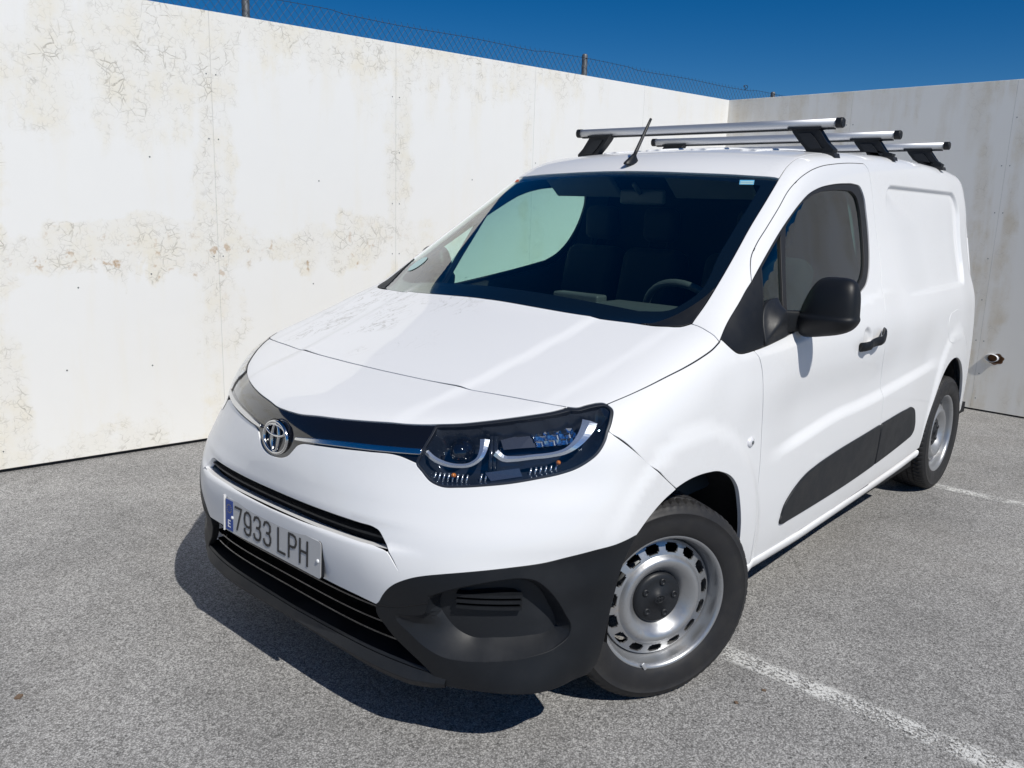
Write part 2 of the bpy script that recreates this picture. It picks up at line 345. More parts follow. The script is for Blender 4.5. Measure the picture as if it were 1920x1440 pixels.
# swage line on the lower side: height of the crease as a function of x
ARF=(0.02,.335,.36,.385);ARR=(-2.80,.36,.345,.405)
def arch(x,z,A):
    return np.hypot((x-A[0])/A[2],(z-A[1])/A[3])
def W(x,z):
    w=cub(z,*WZ)
    w=w-(.062*sst(-1.9,-3.6,x)+.03*sst(-2.9,-3.5,x))*(1-.62*sst(1.15,1.6,z))
    w=w-.012*sst(-.1,.7,x)
    # shallow scallop between belt and swage line
    zl=.66+.05*sst(-.5,-1.2,x)+.05*sst(-1.2,-2.4,x)
    m=sst(-.42,-.75,x)*sst(-2.55,-2.2,x)
    w=w-.017*m*sst(zl-.016,zl+.036,z)*sst(1.02,.80,z)
    w=w-.012*sst(.046,.024,np.hypot((x+1.345)*.9,z-1.003))
    # wheel arch flares
    for A in (ARF,ARR):
        r=arch(x,z,A)
        w=w+.012*sst(1.42,1.26,r)*sst(.8,1.0,r)
    # load-side recess (rounded rectangle)
    dx=np.abs(x+2.50)-(.64-.13);dz=np.abs(z-1.385)-(.252-.13);sdf=np.hypot(np.maximum(dx,0),np.maximum(dz,0))+np.minimum(np.maximum(dx,dz),0)-.13
    w=w-.019*sst(.004,-.021,sdf)*sst(-1.84,-1.98-.42*sst(1.61,1.45,z),x)
    # shoulder under the side glass
    zb=1.052+.135*sst(-.42,-1.80,x)
    w=w+.009*sst(zb+.003,zb-.022,z)*sst(.75,.95,z)*sst(-.15,-.33,x)*sst(-1.85,-1.5,x)
    return w
FZ=[.12,.2,.24,.34,.44,.5,.58,.62,.7,.78,.85,.92,1.0,1.1]
F0=[.79,.805,.82,.848,.868,.871,.872,.871,.867,.862,.852,.838,.81,.76]
FA=[0,0,0,0,0,0,.05,.12,.30,.45,.52,.58,.6,.6]
FB=[.3,.3,.35,.5,.58,.58,.55,.45,.25,.12,.05,0,0,0]
def F(y,z):
    y=np.abs(y)
    st=.016*sst(.596,.578,z)*sst(.40,.57,z)*sst(.60,.40,y)+.006*sst(.625,.66,z)*sst(.80,.70,z)*sst(.60,.40,y)
    return cub(z,FZ,F0)-cub(z,FZ,FA)*y**2-cub(z,FZ,FB)*y**4+st
HX=([-.6,-.3,-.06,.1,.3,.5,.65,.8,.9,1.0],[1.29,1.215,1.145,1.09,1.025,.966,.927,.888,.858,.825])
def hood(x,y):
    y=np.abs(y)
    z=cub(x,*HX)-.062*y**2
    z=z+.007*sst(.435,.385,y+.12*(x-.5))*sst(.95,.5,x)+.004*sst(.70,.655,y+.10*(x-.5))*sst(.6,.3,x)
    return z
def wsf(x,y): return 1.147+(-.02-x-.28*y**2)*.62
RX=([-3.5,-3.1,-2.7,-2.2,-1.8,-1.4,-1.2,-1.0,-.8,-.5],[1.755,1.79,1.803,1.805,1.795,1.775,1.755,1.722,1.672,1.56])
def roof(x,y): return cub(x,*RX)-.07*y**2
def Top(x,y):
    return smin(roof(x,y),smax(hood(x,y),wsf(x,y),.02),.10)
def rear(y,z): return -3.50+.10*y**2+.16*np.maximum(z-1.1,0)**1.5
def f(P):
    x,y,z=P[...,0],P[...,1],P[...,2];ay=np.abs(y)
    k=.22-.08*sst(.1,-.3,x)-.035*sst(-.9,-1.5,x)
    g=smax(ay-W(x,z),z-Top(x,y),k)
    g=smax(g,x-F(y,z),.14)
    g=smax(g,rear(y,z)-x,.16)
    return g
def march(O,D,t0,t1,n=60,it=34):
    # first crossing from outside along rays; returns t or nan
    ts=np.linspace(t0,t1,n);O=np.broadcast_to(O,D.shape)
    lo=np.full(len(D),np.nan);hi=lo.copy();prev=f(O+D*ts[0])
    for a,b in zip(ts[:-1],ts[1:]):
        cur=f(O+D*b);m=np.isnan(lo)&(prev>0)&(cur<=0);lo[m]=a;hi[m]=b;prev=cur
    for _ in range(it):
        mid=(lo+hi)/2;v=f(O+D*np.nan_to_num(mid)[:,None]);lo=np.where(v>0,mid,lo);hi=np.where(v>0,hi,mid)
    return (lo+hi)/2
XC=.10
def side(q):   # q=(x,z) -> y>0
    q=np.atleast_2d(q);O=np.stack([q[:,0],0*q[:,0]+1.15,q[:,1]],-1);D=np.tile([0,-1.,0],(len(q),1));t=march(O,D,0,1.1);return O+D*t[:,None]
def cyl(q):    # q=(s,z), s=theta*.85 measured from +x towards +y
    q=np.atleast_2d(q);th=q[:,0]/.85;D=np.stack([-np.cos(th),-np.sin(th),0*th],-1);O=np.stack([XC+1.3*np.cos(th),1.3*np.sin(th),q[:,1]],-1)
    t=march(O,D,0,1.25);return O+D*t[:,None]
def top(q):    # q=(x,y)
    q=np.atleast_2d(q);O=np.stack([q[:,0],q[:,1],0*q[:,0]+2.1],-1);D=np.tile([0,0,-1.],(len(q),1));t=march(O,D,0,1.6,80);return O+D*t[:,None]
def grad(P):
    e=1e-3;G=np.stack([(f(P+e*v)-f(P-e*v)) for v in np.eye(3)],-1);return G/(np.linalg.norm(G,axis=-1,keepdims=True)+1e-12)

# ---------------------------------------------------------------- panels cut from the body surface
R2=math.sqrt(.5)
LIN=dict(side=((1,0,0),(0,0,1),(0,-1,0),1.15,1.15),top=((1,0,0),(0,1,0),(0,0,-1),2.1,1.7),
 diag=((1,0,0),(0,R2,-R2),(0,-R2,-R2),2.4,2.2),nose=((0,1,0),(R2,0,-R2),(-R2,0,-R2),1.9,1.4),
 back=((0,1,0),(0,0,1),(1,0,0),4.2,2.5))
def proj_chart(q,c):
    q=np.atleast_2d(np.array(q,float))
    if c=='cyl':
        return cyl(q)
    e1,e2,d,s0,rng=[np.array(v,float) for v in LIN[c]]
    D=np.tile(d,(len(q),1)); O=q[:,:1]*e1+q[:,1:2]*e2-d*s0
    t=march(O,D,0,float(rng),48,30); P=O+D*t[:,None]
    return P
def to_chart(P,c):
    P=np.array(P,float)
    if c=='cyl': return np.stack([.85*np.arctan2(P[:,1],P[:,0]-XC),P[:,2]],-1)
    e1,e2=np.array(LIN[c][0],float),np.array(LIN[c][1],float); return np.stack([P@e1,P@e2],-1)
def sd(*q): return proj_chart(q,'side')
def tp(*q): return proj_chart(q,'top')
def cy(*q): return proj_chart(q,'cyl')
def ns(P):  return np.array(P,float)          # already 3-D
def spl(P,step=.02):
    # catmull-rom resample of an open polyline (2-D or 3-D)
    P=np.array(P,float)
    if len(P)==2:
        n=max(1,int(np.ceil(np.linalg.norm(P[1]-P[0])/step))); return P[0]+(P[1]-P[0])*np.linspace(0,1,n+1)[:,None]
    E=np.vstack([2*P[0]-P[1],P,2*P[-1]-P[-2]]);out=[]
    for i in range(1,len(E)-2):
        a,b,c,d=E[i-1:i+3];n=max(2,int(np.ceil(np.linalg.norm(c-b)/step)))
        # centripetal-ish tangents
        l1,l2,l3=[max(np.linalg.norm(v),1e-6) for v in (b-a,c-b,d-c)]
        m1=((b-a)/l1*l2+(c-b)/l2*l1)/(l1+l2)*l2; m2=((c-b)/l2*l3+(d-c)/l3*l2)/(l2+l3)*l2
        for t in np.arange(n)/n:
            out.append((2*t**3-3*t**2+1)*b+(t**3-2*t**2+t)*m1+(3*t**2-2*t**3)*c+(t**3-t**2)*m2)
    out.append(P[-1]); return np.array(out)
def join(*segs):
    out=[]
    for s in segs:
        s=np.atleast_2d(s)
        if out and np.linalg.norm(out[-1]-s[0])<1e-4: s=s[1:]
        out+=list(s)
    if np.linalg.norm(out[0]-out[-1])<1e-4: out=out[:-1]
    return np.array(out)
def area2(q): return .5*np.sum(q[:,0]*np.roll(q[:,1],-1)-np.roll(q[:,0],-1)*q[:,1])
def inset(q,d):
    # move a closed polygon inwards by d
    s=1 if area2(q)>0 else -1
    a=np.roll(q,1,0);b=np.roll(q,-1,0)
    t1=q-a;t1/=np.linalg.norm(t1,axis=1,keepdims=True)+1e-9;t2=b-q;t2/=np.linalg.norm(t2,axis=1,keepdims=True)+1e-9
    n1=np.stack([-t1[:,1],t1[:,0]],-1)*s;n2=np.stack([-t2[:,1],t2[:,0]],-1)*s
    n=n1+n2;l=np.linalg.norm(n,axis=1,keepdims=True);n/=l+1e-9
    k=np.clip(1/np.maximum((n*n1).sum(1),.35),1,2.5)
    return q+n*(d*k)[:,None]
def pip(p,poly):
    x,y=p[:,0],p[:,1];c=np.zeros(len(p),bool);a=poly;b=np.roll(poly,-1,0)
    for i in range(len(a)):
        if a[i,1]==b[i,1]: continue
        m=((a[i,1]>y)!=(b[i,1]>y))&(x<(b[i,0]-a[i,0])*(y-a[i,1])/(b[i,1]-a[i,1])+a[i,0]); c^=m
    return c
def dist_poly(p,poly,closed=True):
    a=poly;b=np.roll(poly,-1,0)
    if not closed: a=a[:-1];b=b[:-1]
    d=np.full(len(p),9.)
    for i in range(len(a)):
        ab=b[i]-a[i];t=np.clip(((p-a[i])@ab)/(ab@ab+1e-12),0,1);d=np.minimum(d,np.linalg.norm(p-a[i]-t[:,None]*ab,axis=1))
    return d
def dens(q,sp):
    out=[];n=len(q)
    for i in range(n):
        a,b=q[i],q[(i+1)%n];k=max(1,int(np.ceil(np.linalg.norm(b-a)/sp)))
        for j in range(k): out.append(a+(b-a)*j/k)
    return np.array(out)
def panel(name,chart,outline,mat,parent,holes=(),sp=.025,off=0.,fl=.012,gap=.0029,mirror=False,label=None,cons=(),dfun=None,rnd=.0016,sharp=0):
    q=to_chart(outline,chart); q=inset(q,gap); q=dens(q,sp); loops=[q]
    for h in holes:
        hq=to_chart(h,chart); hq=inset(hq,-gap) if gap else hq; loops.append(dens(hq,sp))
    C2=[to_chart(c,chart) for c in cons]
    lo,hi=q.min(0),q.max(0)
    gx,gy=np.meshgrid(np.arange(lo[0]+sp*.5,hi[0],sp),np.arange(lo[1]+sp*.5,hi[1],sp)); gp=np.stack([gx.ravel(),gy.ravel()],-1)
    m=pip(gp,q)
    for h in loops[1:]: m&=~pip(gp,h)
    gp=gp[m]
    for h in loops+C2:
        if len(gp): gp=gp[dist_poly(gp,h)>sp*.45]
    pts=list(map(tuple,np.vstack(loops+C2+[gp]))); edges=[];k=0
    for h in loops: edges+=[(k+i,k+(i+1)%len(h)) for i in range(len(h))]; k+=len(h)
    for h in C2:
        m_=len(h) if np.linalg.norm(h[0]-h[-1])<.12 else len(h)-1
        edges+=[(k+i,k+(i+1)%len(h)) for i in range(m_)]; k+=len(h)
    vo,eo,fo,ov,oe,of=geometry.delaunay_2d_cdt([Vector(p) for p in pts],edges,[],0,1e-7)
    V2=np.array([tuple(v) for v in vo]); Fc=np.array([tuple(f_) for f_ in fo])
    c=V2[Fc].mean(1); m=pip(c,q)
    for h in loops[1:]: m&=~pip(c,h)
    Fc=Fc[m]
    P=proj_chart(V2,chart)
    bad=np.isnan(P).any(1)
    if bad.any():
        Fc=Fc[~bad[Fc].any(1)]; P=np.nan_to_num(P)
        print('panel',name,'lost',int(bad.sum()),'of',len(bad))
    Nn=grad(P)
    offs=np.full(len(P),float(off))
    if dfun is not None: offs=offs+dfun(V2)
    # orientation
    e1=P[Fc[:,1]]-P[Fc[:,0]];e2=P[Fc[:,2]]-P[Fc[:,0]];fl_=((np.cross(e1,e2))*Nn[Fc[:,0]]).sum(1)<0
    Fc[fl_]=Fc[fl_][:,::-1]
    P=P+Nn*offs[:,None]
    smooth_n=Nn
    if dfun is not None:
        fn=np.cross(P[Fc[:,1]]-P[Fc[:,0]],P[Fc[:,2]]-P[Fc[:,0]]);vn=np.zeros_like(P)
        for i in range(3): np.add.at(vn,Fc[:,i],fn)
        smooth_n=vn/(np.linalg.norm(vn,axis=1,keepdims=True)+1e-12)
    V=list(P);N=list(smooth_n);FF=[tuple(f_) for f_ in Fc]
    # edge loops (directed boundary edges)
    from collections import defaultdict
    cnt=defaultdict(int)
    for f_ in FF:
        for i in range(3): cnt[(f_[i],f_[(i+1)%3])]+=1
    be=[e for e in cnt if (e[1],e[0]) not in cnt]
    if fl:
        og={}
        for a,b in be:
            t=P[b]-P[a];o=np.cross(t,Nn[a]);o/=np.linalg.norm(o)+1e-12
            for v in(a,b): og.setdefault(v,[]).append(o)
        ids={}
        for v,l in og.items():
            o=np.mean(l,0);o/=np.linalg.norm(o)+1e-12;n=Nn[v];p=P[v]
            i0=len(V)
            V+= [p,p+o*rnd*.7-n*rnd*.3,p+o*rnd-n*rnd,p+o*rnd-n*rnd,p+o*rnd-n*(fl+rnd)]
            N+= [smooth_n[v],(o+n)/np.linalg.norm(o+n),o,o,o]; ids[v]=i0
        for a,b in be:
            A,Bq=ids[a],ids[b]
            for j,k2 in((0,1),(1,2),(3,4)): FF.append((A+j,A+k2,Bq+k2,Bq+j))
    if dfun is not None and sharp:
        me_o=mesh(name,V,FF,mat,parent,smooth=True,label=label); me_o.data.set_sharp_from_angle(angle=math.radians(sharp))
    else: me_o=mesh(name,V,FF,mat,parent,N=N,label=label)
    res=[me_o]
    if mirror:
        Vm=[(v[0],-v[1],v[2]) for v in V];Nm=[(v[0],-v[1],v[2]) for v in N];Fm=[f_[::-1] for f_ in FF]
        if dfun is not None and sharp:
            r2=mesh(name,Vm,Fm,mat,parent,smooth=True,label=label); r2.data.set_sharp_from_angle(angle=math.radians(sharp))
        else: r2=mesh(name,Vm,Fm,mat,parent,N=Nm,label=label)
        res.append(r2)
    return res
def mir(P): P=np.array(P,float); return P*np.array([1,-1,1])
def symc(P):  # right half (y increasing from centre) -> full curve from -y to +y
    P=np.array(P,float); return np.vstack([mir(P)[::-1],P[1:] if abs(P[0][1])<1e-4 else P])

VAN=empty('cargo_van',(0,0,0),label='white panel van with three silver roof bars parked inside the white walls',category='van')

# ------- shared seam lines (left-hand side of the van, y>0), points on the surface
hoodgapC=spl(tp((.517,0),(.516,.09),(.512,.17),(.505,.27),(.482,.42),(.456,.555),(.434,.667),(.41,.742)))
hltopT  =spl(tp((.41,.742),(.399,.761),(.372,.776),(.350,.789)),.01)
hlcor   =spl(tp((.350,.789),(.336,.803),(.332,.815)),.006)
hoodside=spl(tp((.332,.815),(.255,.833),(.189,.845),(.079,.860),(.03,.867),(-.068,.876),(-.125,.877),(-.172,.873)))
cowlgap =spl(tp((-.172,.873),(-.173,.852),(-.170,.83),(-.171,.795),(-.168,.771)))
wsbotC  =spl(tp((-.168,.771),(-.131,.752),(-.100,.705),(-.078,.60),(-.05,.44),(-.036,.25),(-.032,0)))
maskl   =spl(proj_chart(to_chart(np.array([(.815,0,.870),(.812,.06,.871),(.799,.124,.876),(.781,.206,.881),(.733,.347,.890),(.672,.472,.898),(.660,.492,.901),(.628,.539,.906),(.581,.594,.916),(.531,.646,.927),(.500,.676,.934),(.444,.723,.947),(.41,.742,.955)],float),'nose'),'nose'),.015)
pillin  =spl(tp((-.168,.771),(-.255,.762),(-.355,.750),(-.50,.728),(-.637,.705),(-.78,.686),(-.924,.664)))
wstopC  =spl(tp((-.924,.664),(-.905,.60),(-.880,.48),(-.857,.344),(-.842,.17),(-.838,0)))
dlofront=spl(sd((-.185,1.103),(-.26,1.147),(-.364,1.208),(-.415,1.239),(-.461,1.264)))
dlotop  =spl(sd((-.461,1.264),(-.542,1.312),(-.64,1.369),(-.741,1.427),(-.847,1.484),(-.94,1.530),(-1.023,1.565),(-1.132,1.593),(-1.271,1.612),(-1.415,1.622),(-1.52,1.623),(-1.585,1.612),(-1.612,1.575),(-1.616,1.50),(-1.605,1.414),(-1.566,1.325),(-1.515,1.260),(-1.463,1.218),(-1.375,1.185)),.012)
belt    =spl(sd((-1.375,1.185),(-1.15,1.150),(-.83,1.105),(-.538,1.069),(-.418,1.057),(-.352,1.054)))
tri     =spl(sd((-.352,1.054),(-.303,1.052),(-.264,1.053),(-.240,1.058),(-.219,1.069),(-.200,1.085),(-.185,1.103)),.01)
doortop =spl(sd((-.461,1.264),(-.491,1.303),(-.530,1.341),(-.590,1.383),(-.684,1.441),(-.798,1.512),(-.905,1.580),(-.991,1.622),(-1.095,1.658),(-1.213,1.683),(-1.35,1.699),(-1.52,1.712),(-1.672,1.718)))
doorrear=spl(sd((-1.672,1.718),(-1.704,1.70),(-1.714,1.64),(-1.708,1.506),(-1.668,1.289),(-1.612,1.178),(-1.568,1.082),(-1.562,.95),(-1.597,.80),(-1.612,.6),(-1.615,.40),(-1.612,.306)),.03)
doorbot =spl(sd((-1.612,.306),(-1.2,.290),(-.8,.283),(-.440,.283)),.05)
doorfr  =spl(sd((-.440,.283),(-.430,.372),(-.430,.50),(-.427,.66),(-.412,.83),(-.398,.91),(-.386,.99),(-.368,1.032),(-.352,1.054)),.03)
fendgap =spl(sd((.372,.895),(.314,.843),(.246,.788),(.19,.745),(.132,.7025)))
def arcpt(A,a0,a1,n=26):
    t=np.radians(np.linspace(a0,a1,n)); return np.stack([A[0]+A[2]*np.cos(t),A[1]+A[3]*np.sin(t)],-1)
archF_=spl(sd((.132,.7025),(.09,.710),(.042,.714),(-.0,.714),(-.057,.710),(-.105,.703),(-.146,.690),(-.206,.661),(-.250,.620),(-.286,.545),(-.312,.455),(-.323,.38),(-.326,.283)),.015)
archF2 =spl(sd((.132,.7025),(.193,.684),(.258,.653),(.319,.613)),.015)
hlout  =spl(cy((1.118,.958),(1.108,.945),(1.085,.925),(1.066,.895)),.01)
hlpts=[(.611,.900),(.676,.906),(.756,.916),(.835,.927),(.881,.934),(.958,.946)]
print('seams done')
# headlight outline (cyl chart); its upper edge runs along the bonnet
hl_top=spl(maskl[np.argmin(np.abs(maskl[:,1]-.492)):][::1],.02)
hl_low=spl(cy((1.068,.905),(1.054,.880),(1.030,.850),(1.004,.830),(.972,.812),(.935,.799),(.880,.786),(.816,.773),(.748,.763),(.679,.755),(.632,.753),(.600,.763),(.574,.785),(.556,.803),(.562,.824),(.574,.848),(.590,.874),(.604,.898)),.01)
hl_out=spl(np.vstack([hoodside[:1],cy((1.104,.955),(1.088,.932),(1.068,.905))]),.01)
HL=join(hl_top,hltopT,hlcor,hl_out,hl_low)
# ------- bonnet, nose panel
bonnet=join(hoodgapC,hltopT,hlcor,hoodside,cowlgap,wsbotC)
bonnet=join(hoodgapC,hltopT,hlcor,hoodside,cowlgap,wsbotC,mir(wsbotC)[::-1],mir(cowlgap)[::-1],mir(hoodside)[::-1],mir(hlcor)[::-1],mir(hltopT)[::-1],mir(hoodgapC)[::-1])
panel('bonnet','top',bonnet,'hoodp',VAN,sp=.020,gap=.0032)
nose=join(maskl,hoodgapC[::-1],mir(hoodgapC),mir(maskl)[::-1])
panel('nose_panel','nose',nose,'paint',VAN,sp=.024,gap=.0032)
# ------- front wing, door, body side
fender=join(hoodside,tri[::-1],doorfr[::-1],spl(sd((-.440,.283),(-.326,.283))),archF_[::-1],fendgap[::-1],spl(np.vstack([fendgap[:1],hl_out[::-1]]),.012))
panel('front_wing','diag',fender,'paint',VAN,sp=.024,mirror=True)
door=join(doortop,doorrear,doorbot,doorfr,belt[::-1],dlotop[::-1])
cup=[sd(*[(-1.345+r_/.9*math.cos(a),1.003+r_*math.sin(a)) for a in np.linspace(0,2*np.pi,22)[:-1]]) for r_ in(.050,.042,.035,.028,.021)]
def zline(x,dz):
    return .66+.05*sst(-.5,-1.2,x)+.05*sst(-1.2,-2.4,x)+dz
def cl(x0,x1,fn,n): 
    xs=np.linspace(x0,x1,n);return proj_chart(np.stack([xs,fn(xs)],-1),'side')
swl=[cl(-.60,-1.58,lambda x,dz=dz:zline(x,dz),46) for dz in(-.018,-.006,.008,.022,.038)]
bel=[cl(-.40,-1.40,lambda x,dz=dz:1.052+.135*sst(-.42,-1.80,x)+dz,46) for dz in(-.008,-.015,-.024)]
DOOR=panel('front_door','diag',door,'paint',VAN,sp=.018,mirror=True,cons=cup+swl+bel)
swl2=[cl(-1.64,-2.28,lambda x,dz=dz:zline(x,dz),30) for dz in(-.018,-.006,.008,.022,.038)]
rearx=-3.36
roofedge_y=.60
roofline=spl(np.vstack([wstopC[:1]*0+pillin[-1],tp((-1.0,.652),(-1.12,.640),(-1.4,.630),(-2.2,.618),(-2.9,.605),(-3.30,.59),(-3.40,.58))]),.04)
rearedge=spl(sd(*[(-3.35,1.66),(-3.40,1.4),(-3.43,1.15),(-3.44,.9),(-3.44,.6),(-3.43,.36)]),.04)
archR_=spl(sd(*( [(-3.13,.36)]+[tuple(p) for p in arcpt((-2.735,.36,.405,.397),175,5,30)]+[(-2.322,.335)])),.02)
bside=join(cowlgap,pillin,roofline,spl(np.vstack([roofline[-1:],rearedge])),spl(np.vstack([rearedge[-1:],archR_[:1]]),.04),archR_,spl(np.vstack([archR_[-1:],sd((-1.9,.322),(-1.612,.306))]),.04),doorrear[::-1],doortop[::-1],dlofront[::-1],hoodside[-1:])
def rrloop(o):
    hx,hz,r_=.64+o,.252+o,.13+o;L=[]
    for cx_,cz_,a0 in((hx-r_,hz-r_,0),(-hx+r_,hz-r_,90),(-hx+r_,-hz+r_,180),(hx-r_,-hz+r_,270)):
        for k in range(8): a=math.radians(a0+90*k/7);L.append((-2.50+cx_+r_*math.cos(a),1.385+cz_+r_*math.sin(a)))
    L=np.array(L); return proj_chart(dens(L,.03),'side')
panel('body_side','diag',bside,'paint',VAN,sp=.019,mirror=True,cons=[rrloop(o) for o in(.006,.001,-.006,-.013,-.020,-.026)]+swl2)
roofo=join(wstopC[::-1],roofline)
roofo=join(wstopC[::-1],roofline,mir(roofline)[::-1],mir(wstopC))
panel('roof','top',roofo,'paint',VAN,sp=.04,gap=.003)
# ------- windscreen
wo_=join(pillin,wstopC,mir(wstopC)[::-1],mir(pillin)[::-1],mir(wsbotC),wsbotC[::-1])
wsq=to_chart(wo_,'top')
inner=join(spl(tp((-.150,.58),(-.125,.40),(-.110,.2),(-.105,0),(-.110,-.2),(-.125,-.4),(-.150,-.58),(-.195,-.668),(-.27,-.705))),spl(tp((-.27,-.705),(-.50,-.675),(-.637,-.655),(-.78,-.636),(-.86,-.622))),spl(tp((-.86,-.622),(-.85,-.53),(-.825,-.344),(-.808,0),(-.825,.344),(-.85,.53),(-.86,.622))),spl(tp((-.86,.622),(-.78,.636),(-.637,.655),(-.5,.675),(-.27,.705),(-.195,.668),(-.150,.58))))
WS=panel('windscreen','top',wo_,'wsglass',VAN,sp=.035,off=-.002,fl=0,gap=.003)[0]
panel('black_border','top',wo_,'frit',WS,holes=[inner],sp=.035,off=-.008,fl=0,gap=.0005)
cw=np.vstack([pillin[:9]]);
panel('cowl_trim','top',join(spl(tp((-.168,.771),(-.255,.762),(-.345,.752))),spl(tp((-.345,.752),(-.27,.738),(-.205,.715),(-.15,.69),(-.10,.66),(-.085,.63))),spl(tp((-.085,.63),(-.10,.705),(-.131,.752),(-.168,.771)))),'plastic',VAN,sp=.02,off=.002,fl=.004,gap=.003,mirror=True)
# ------- side windows
dlo=join(dlofront,dlotop,belt,tri)
g_main=join(spl(sd((-.803,1.448),(-.86,1.481),(-.945,1.523),(-1.03,1.554),(-1.14,1.580),(-1.28,1.594),(-1.42,1.598),(-1.50,1.592),(-1.540,1.570),(-1.556,1.53),(-1.553,1.44),(-1.53,1.36),(-1.490,1.29),(-1.44,1.245),(-1.36,1.208)),.015),spl(sd((-1.36,1.208),(-1.15,1.172),(-.83,1.125),(-.64,1.100))),spl(sd((-.64,1.100),(-.71,1.26),(-.803,1.448))))
g_q=join(spl(sd((-.557,1.310),(-.64,1.358),(-.752,1.421))),spl(sd((-.752,1.421),(-.68,1.26),(-.607,1.094))),spl(sd((-.607,1.094),(-.52,1.086),(-.446,1.082))),spl(sd((-.446,1.082),(-.50,1.19),(-.557,1.310))))
for i,dd in enumerate(DOOR):
    pass
tr=panel('window_surround','diag',dlo,'rubber',VAN,holes=[g_main,g_q],sp=.02,off=-.006,fl=.012,gap=.0005,mirror=True)
for o,s in zip(tr,(1,-1)):
    pass
gl=panel('door_window','diag',g_main,'sideglass',VAN,sp=.04,off=-.014,fl=0,gap=-.006,mirror=True)
gl=panel('quarter_window','diag',g_q,'sideglass',VAN,sp=.04,off=-.014,fl=0,gap=-.006,mirror=True)
tc=join(spl(sd((-.185,1.103),(-.26,1.147),(-.364,1.208),(-.415,1.239),(-.461,1.264),(-.540,1.310))),spl(sd((-.540,1.310),(-.48,1.19),(-.420,1.064))),spl(sd((-.420,1.064),(-.352,1.0560),(-.303,1.054),(-.264,1.055),(-.240,1.060),(-.219,1.071),(-.200,1.087),(-.185,1.103)),.01))
panel('corner_trim','diag',tc,'plastic',VAN,sp=.02,off=.0015,fl=.01,gap=.001,mirror=True)
print('upper body done')
# ------- door moulding, handle, flap, repeater
md=join(spl(sd((-.655,.385),(-.650,.41),(-.668,.445),(-.706,.477),(-.763,.507),(-.83,.530),(-.92,.545),(-1.088,.561),(-1.421,.579),(-1.60,.588)),.02))
def mouldpart(lo,hi_,nm):
    top_=[(-.652,.40),(-.668,.445),(-.706,.477),(-.763,.507),(-.83,.530),(-.92,.545),(-1.088,.561),(-1.421,.579),(-1.7,.594),(-1.95,.603),(-2.03,.601),(-2.075,.580),(-2.10,.545),(-2.118,.505),(-2.118,.475),(-2.095,.455),(-2.04,.445)]
    bot=[(-2.04,.445),(-1.673,.412),(-1.316,.390),(-.975,.380),(-.72,.377),(-.668,.377),(-.652,.383),(-.652,.40)]
    T_=spl(top_,.02);Bt=spl(bot,.02)
    if nm==0: T_=T_[T_[:,0]>-1.607];Bt=Bt[Bt[:,0]>-1.607]
    else: T_=T_[T_[:,0]<-1.613];Bt=Bt[Bt[:,0]<-1.613]
    q=np.vstack([T_,Bt]); return sd(*q)
for nm in(0,1):
    panel('side_moulding','side',mouldpart(0,0,nm),'plastic2',VAN,sp=.03,off=.007,fl=.012,gap=.001,rnd=.004,mirror=True)
def sill_part(s):
    xs=np.linspace(-.330,-2.33,40);V=[]
    pr=[(-.05,.014),(-.002,.013),(.005,.008),(.0065,.002),(.004,-.012),(-.004,-.026),(-.022,-.032),(-.08,-.034)]
    for x in xs:
        z=.272+max(0,-x-.9)*.0265+.006*sst(-.9,-.3,np.array(x)); y=float(W(np.array(x),np.array(.285)))
        V+=[(x,s*(y+a),z+b) for a,b in pr]
    n=len(pr);Fc=[]
    for i in range(len(xs)-1):
        for j in range(n-1): q=(i*n+j,i*n+j+1,(i+1)*n+j+1,(i+1)*n+j);Fc.append(q if s<0 else q[::-1])
    Fc+=[tuple(range(n)),tuple((len(xs)-1)*n+j for j in range(n))]
    o=mesh('sill',V,Fc,'paint',VAN,smooth=True); return o
for s in(1,-1): sill_part(s)
# fuel flap, repeater, handles
panel('fuel_flap','side',join(spl(sd((-2.62,.86),(-2.60,.90),(-2.60,.97),(-2.63,1.0),(-2.70,1.01),(-2.84,1.01),(-2.89,.99),(-2.90,.95),(-2.90,.89),(-2.87,.855),(-2.80,.85),(-2.66,.85),(-2.62,.86)),.015)),'paint',VAN,sp=.03,off=.0012,fl=.0005,gap=0,rnd=.0008)
for s in(1,-1):
    g=G();V,Fc=lathe([(0,.010),(.008,.0095),(.015,.007),(.018,.003),(.019,-.004)],24);V[:,0]*=1.25;V=V+np.array([-.342,float(W(np.array(-.342),np.array(.751)))-.002,.751]);
    if s<0:V[:,1]*=-1
    r=mesh('side_repeater_lamp',V,[f_[::-1] for f_ in Fc] if s>0 else Fc,'clearp',VAN,smooth=True)
    V,Fc=lathe([(0,.013),(.006,.012),(.007,.008)],12);V=V+np.array([-.342,float(W(np.array(-.342),np.array(.751)))-.002,.751])
    if s<0:V[:,1]*=-1
    mesh('bulb',V,Fc,'intgrey',r,smooth=True)
def handle(s):
    P=[];y0=lambda x:float(W(np.array(x),np.array(.985)))
    xs=np.linspace(-1.243,-1.498,15)
    for i,x in enumerate(xs):
        t=i/14; out=.008+.030*math.sin(math.pi*min(1,t*1.0))**.6; z=.975+.028*t+(.010 if t>.75 else 0)*sst(.75,.9,np.array(t)); P.append((x,y0(x)+out,float(z)))
    h=[.019+.004*float(sst(.6,.9,np.array(i/14))) for i in range(15)]
    V=[];n=12
    for p,hh in zip(P,h):
        for k in range(n):
            a=2*math.pi*k/n; V.append((p[0],p[1]+.008*math.cos(a),p[2]+hh*math.sin(a)))
    Fc=[(i*n+j,i*n+(j+1)%n,(i+1)*n+(j+1)%n,(i+1)*n+j) for i in range(14) for j in range(n)]+[tuple(range(n)),tuple(14*n+j for j in range(n))]
    V=np.array(V);V[:,1]*=s
    mesh('door_handle',V,Fc,'plastic',DOOR[0] if s>0 else DOOR[1],smooth=True)
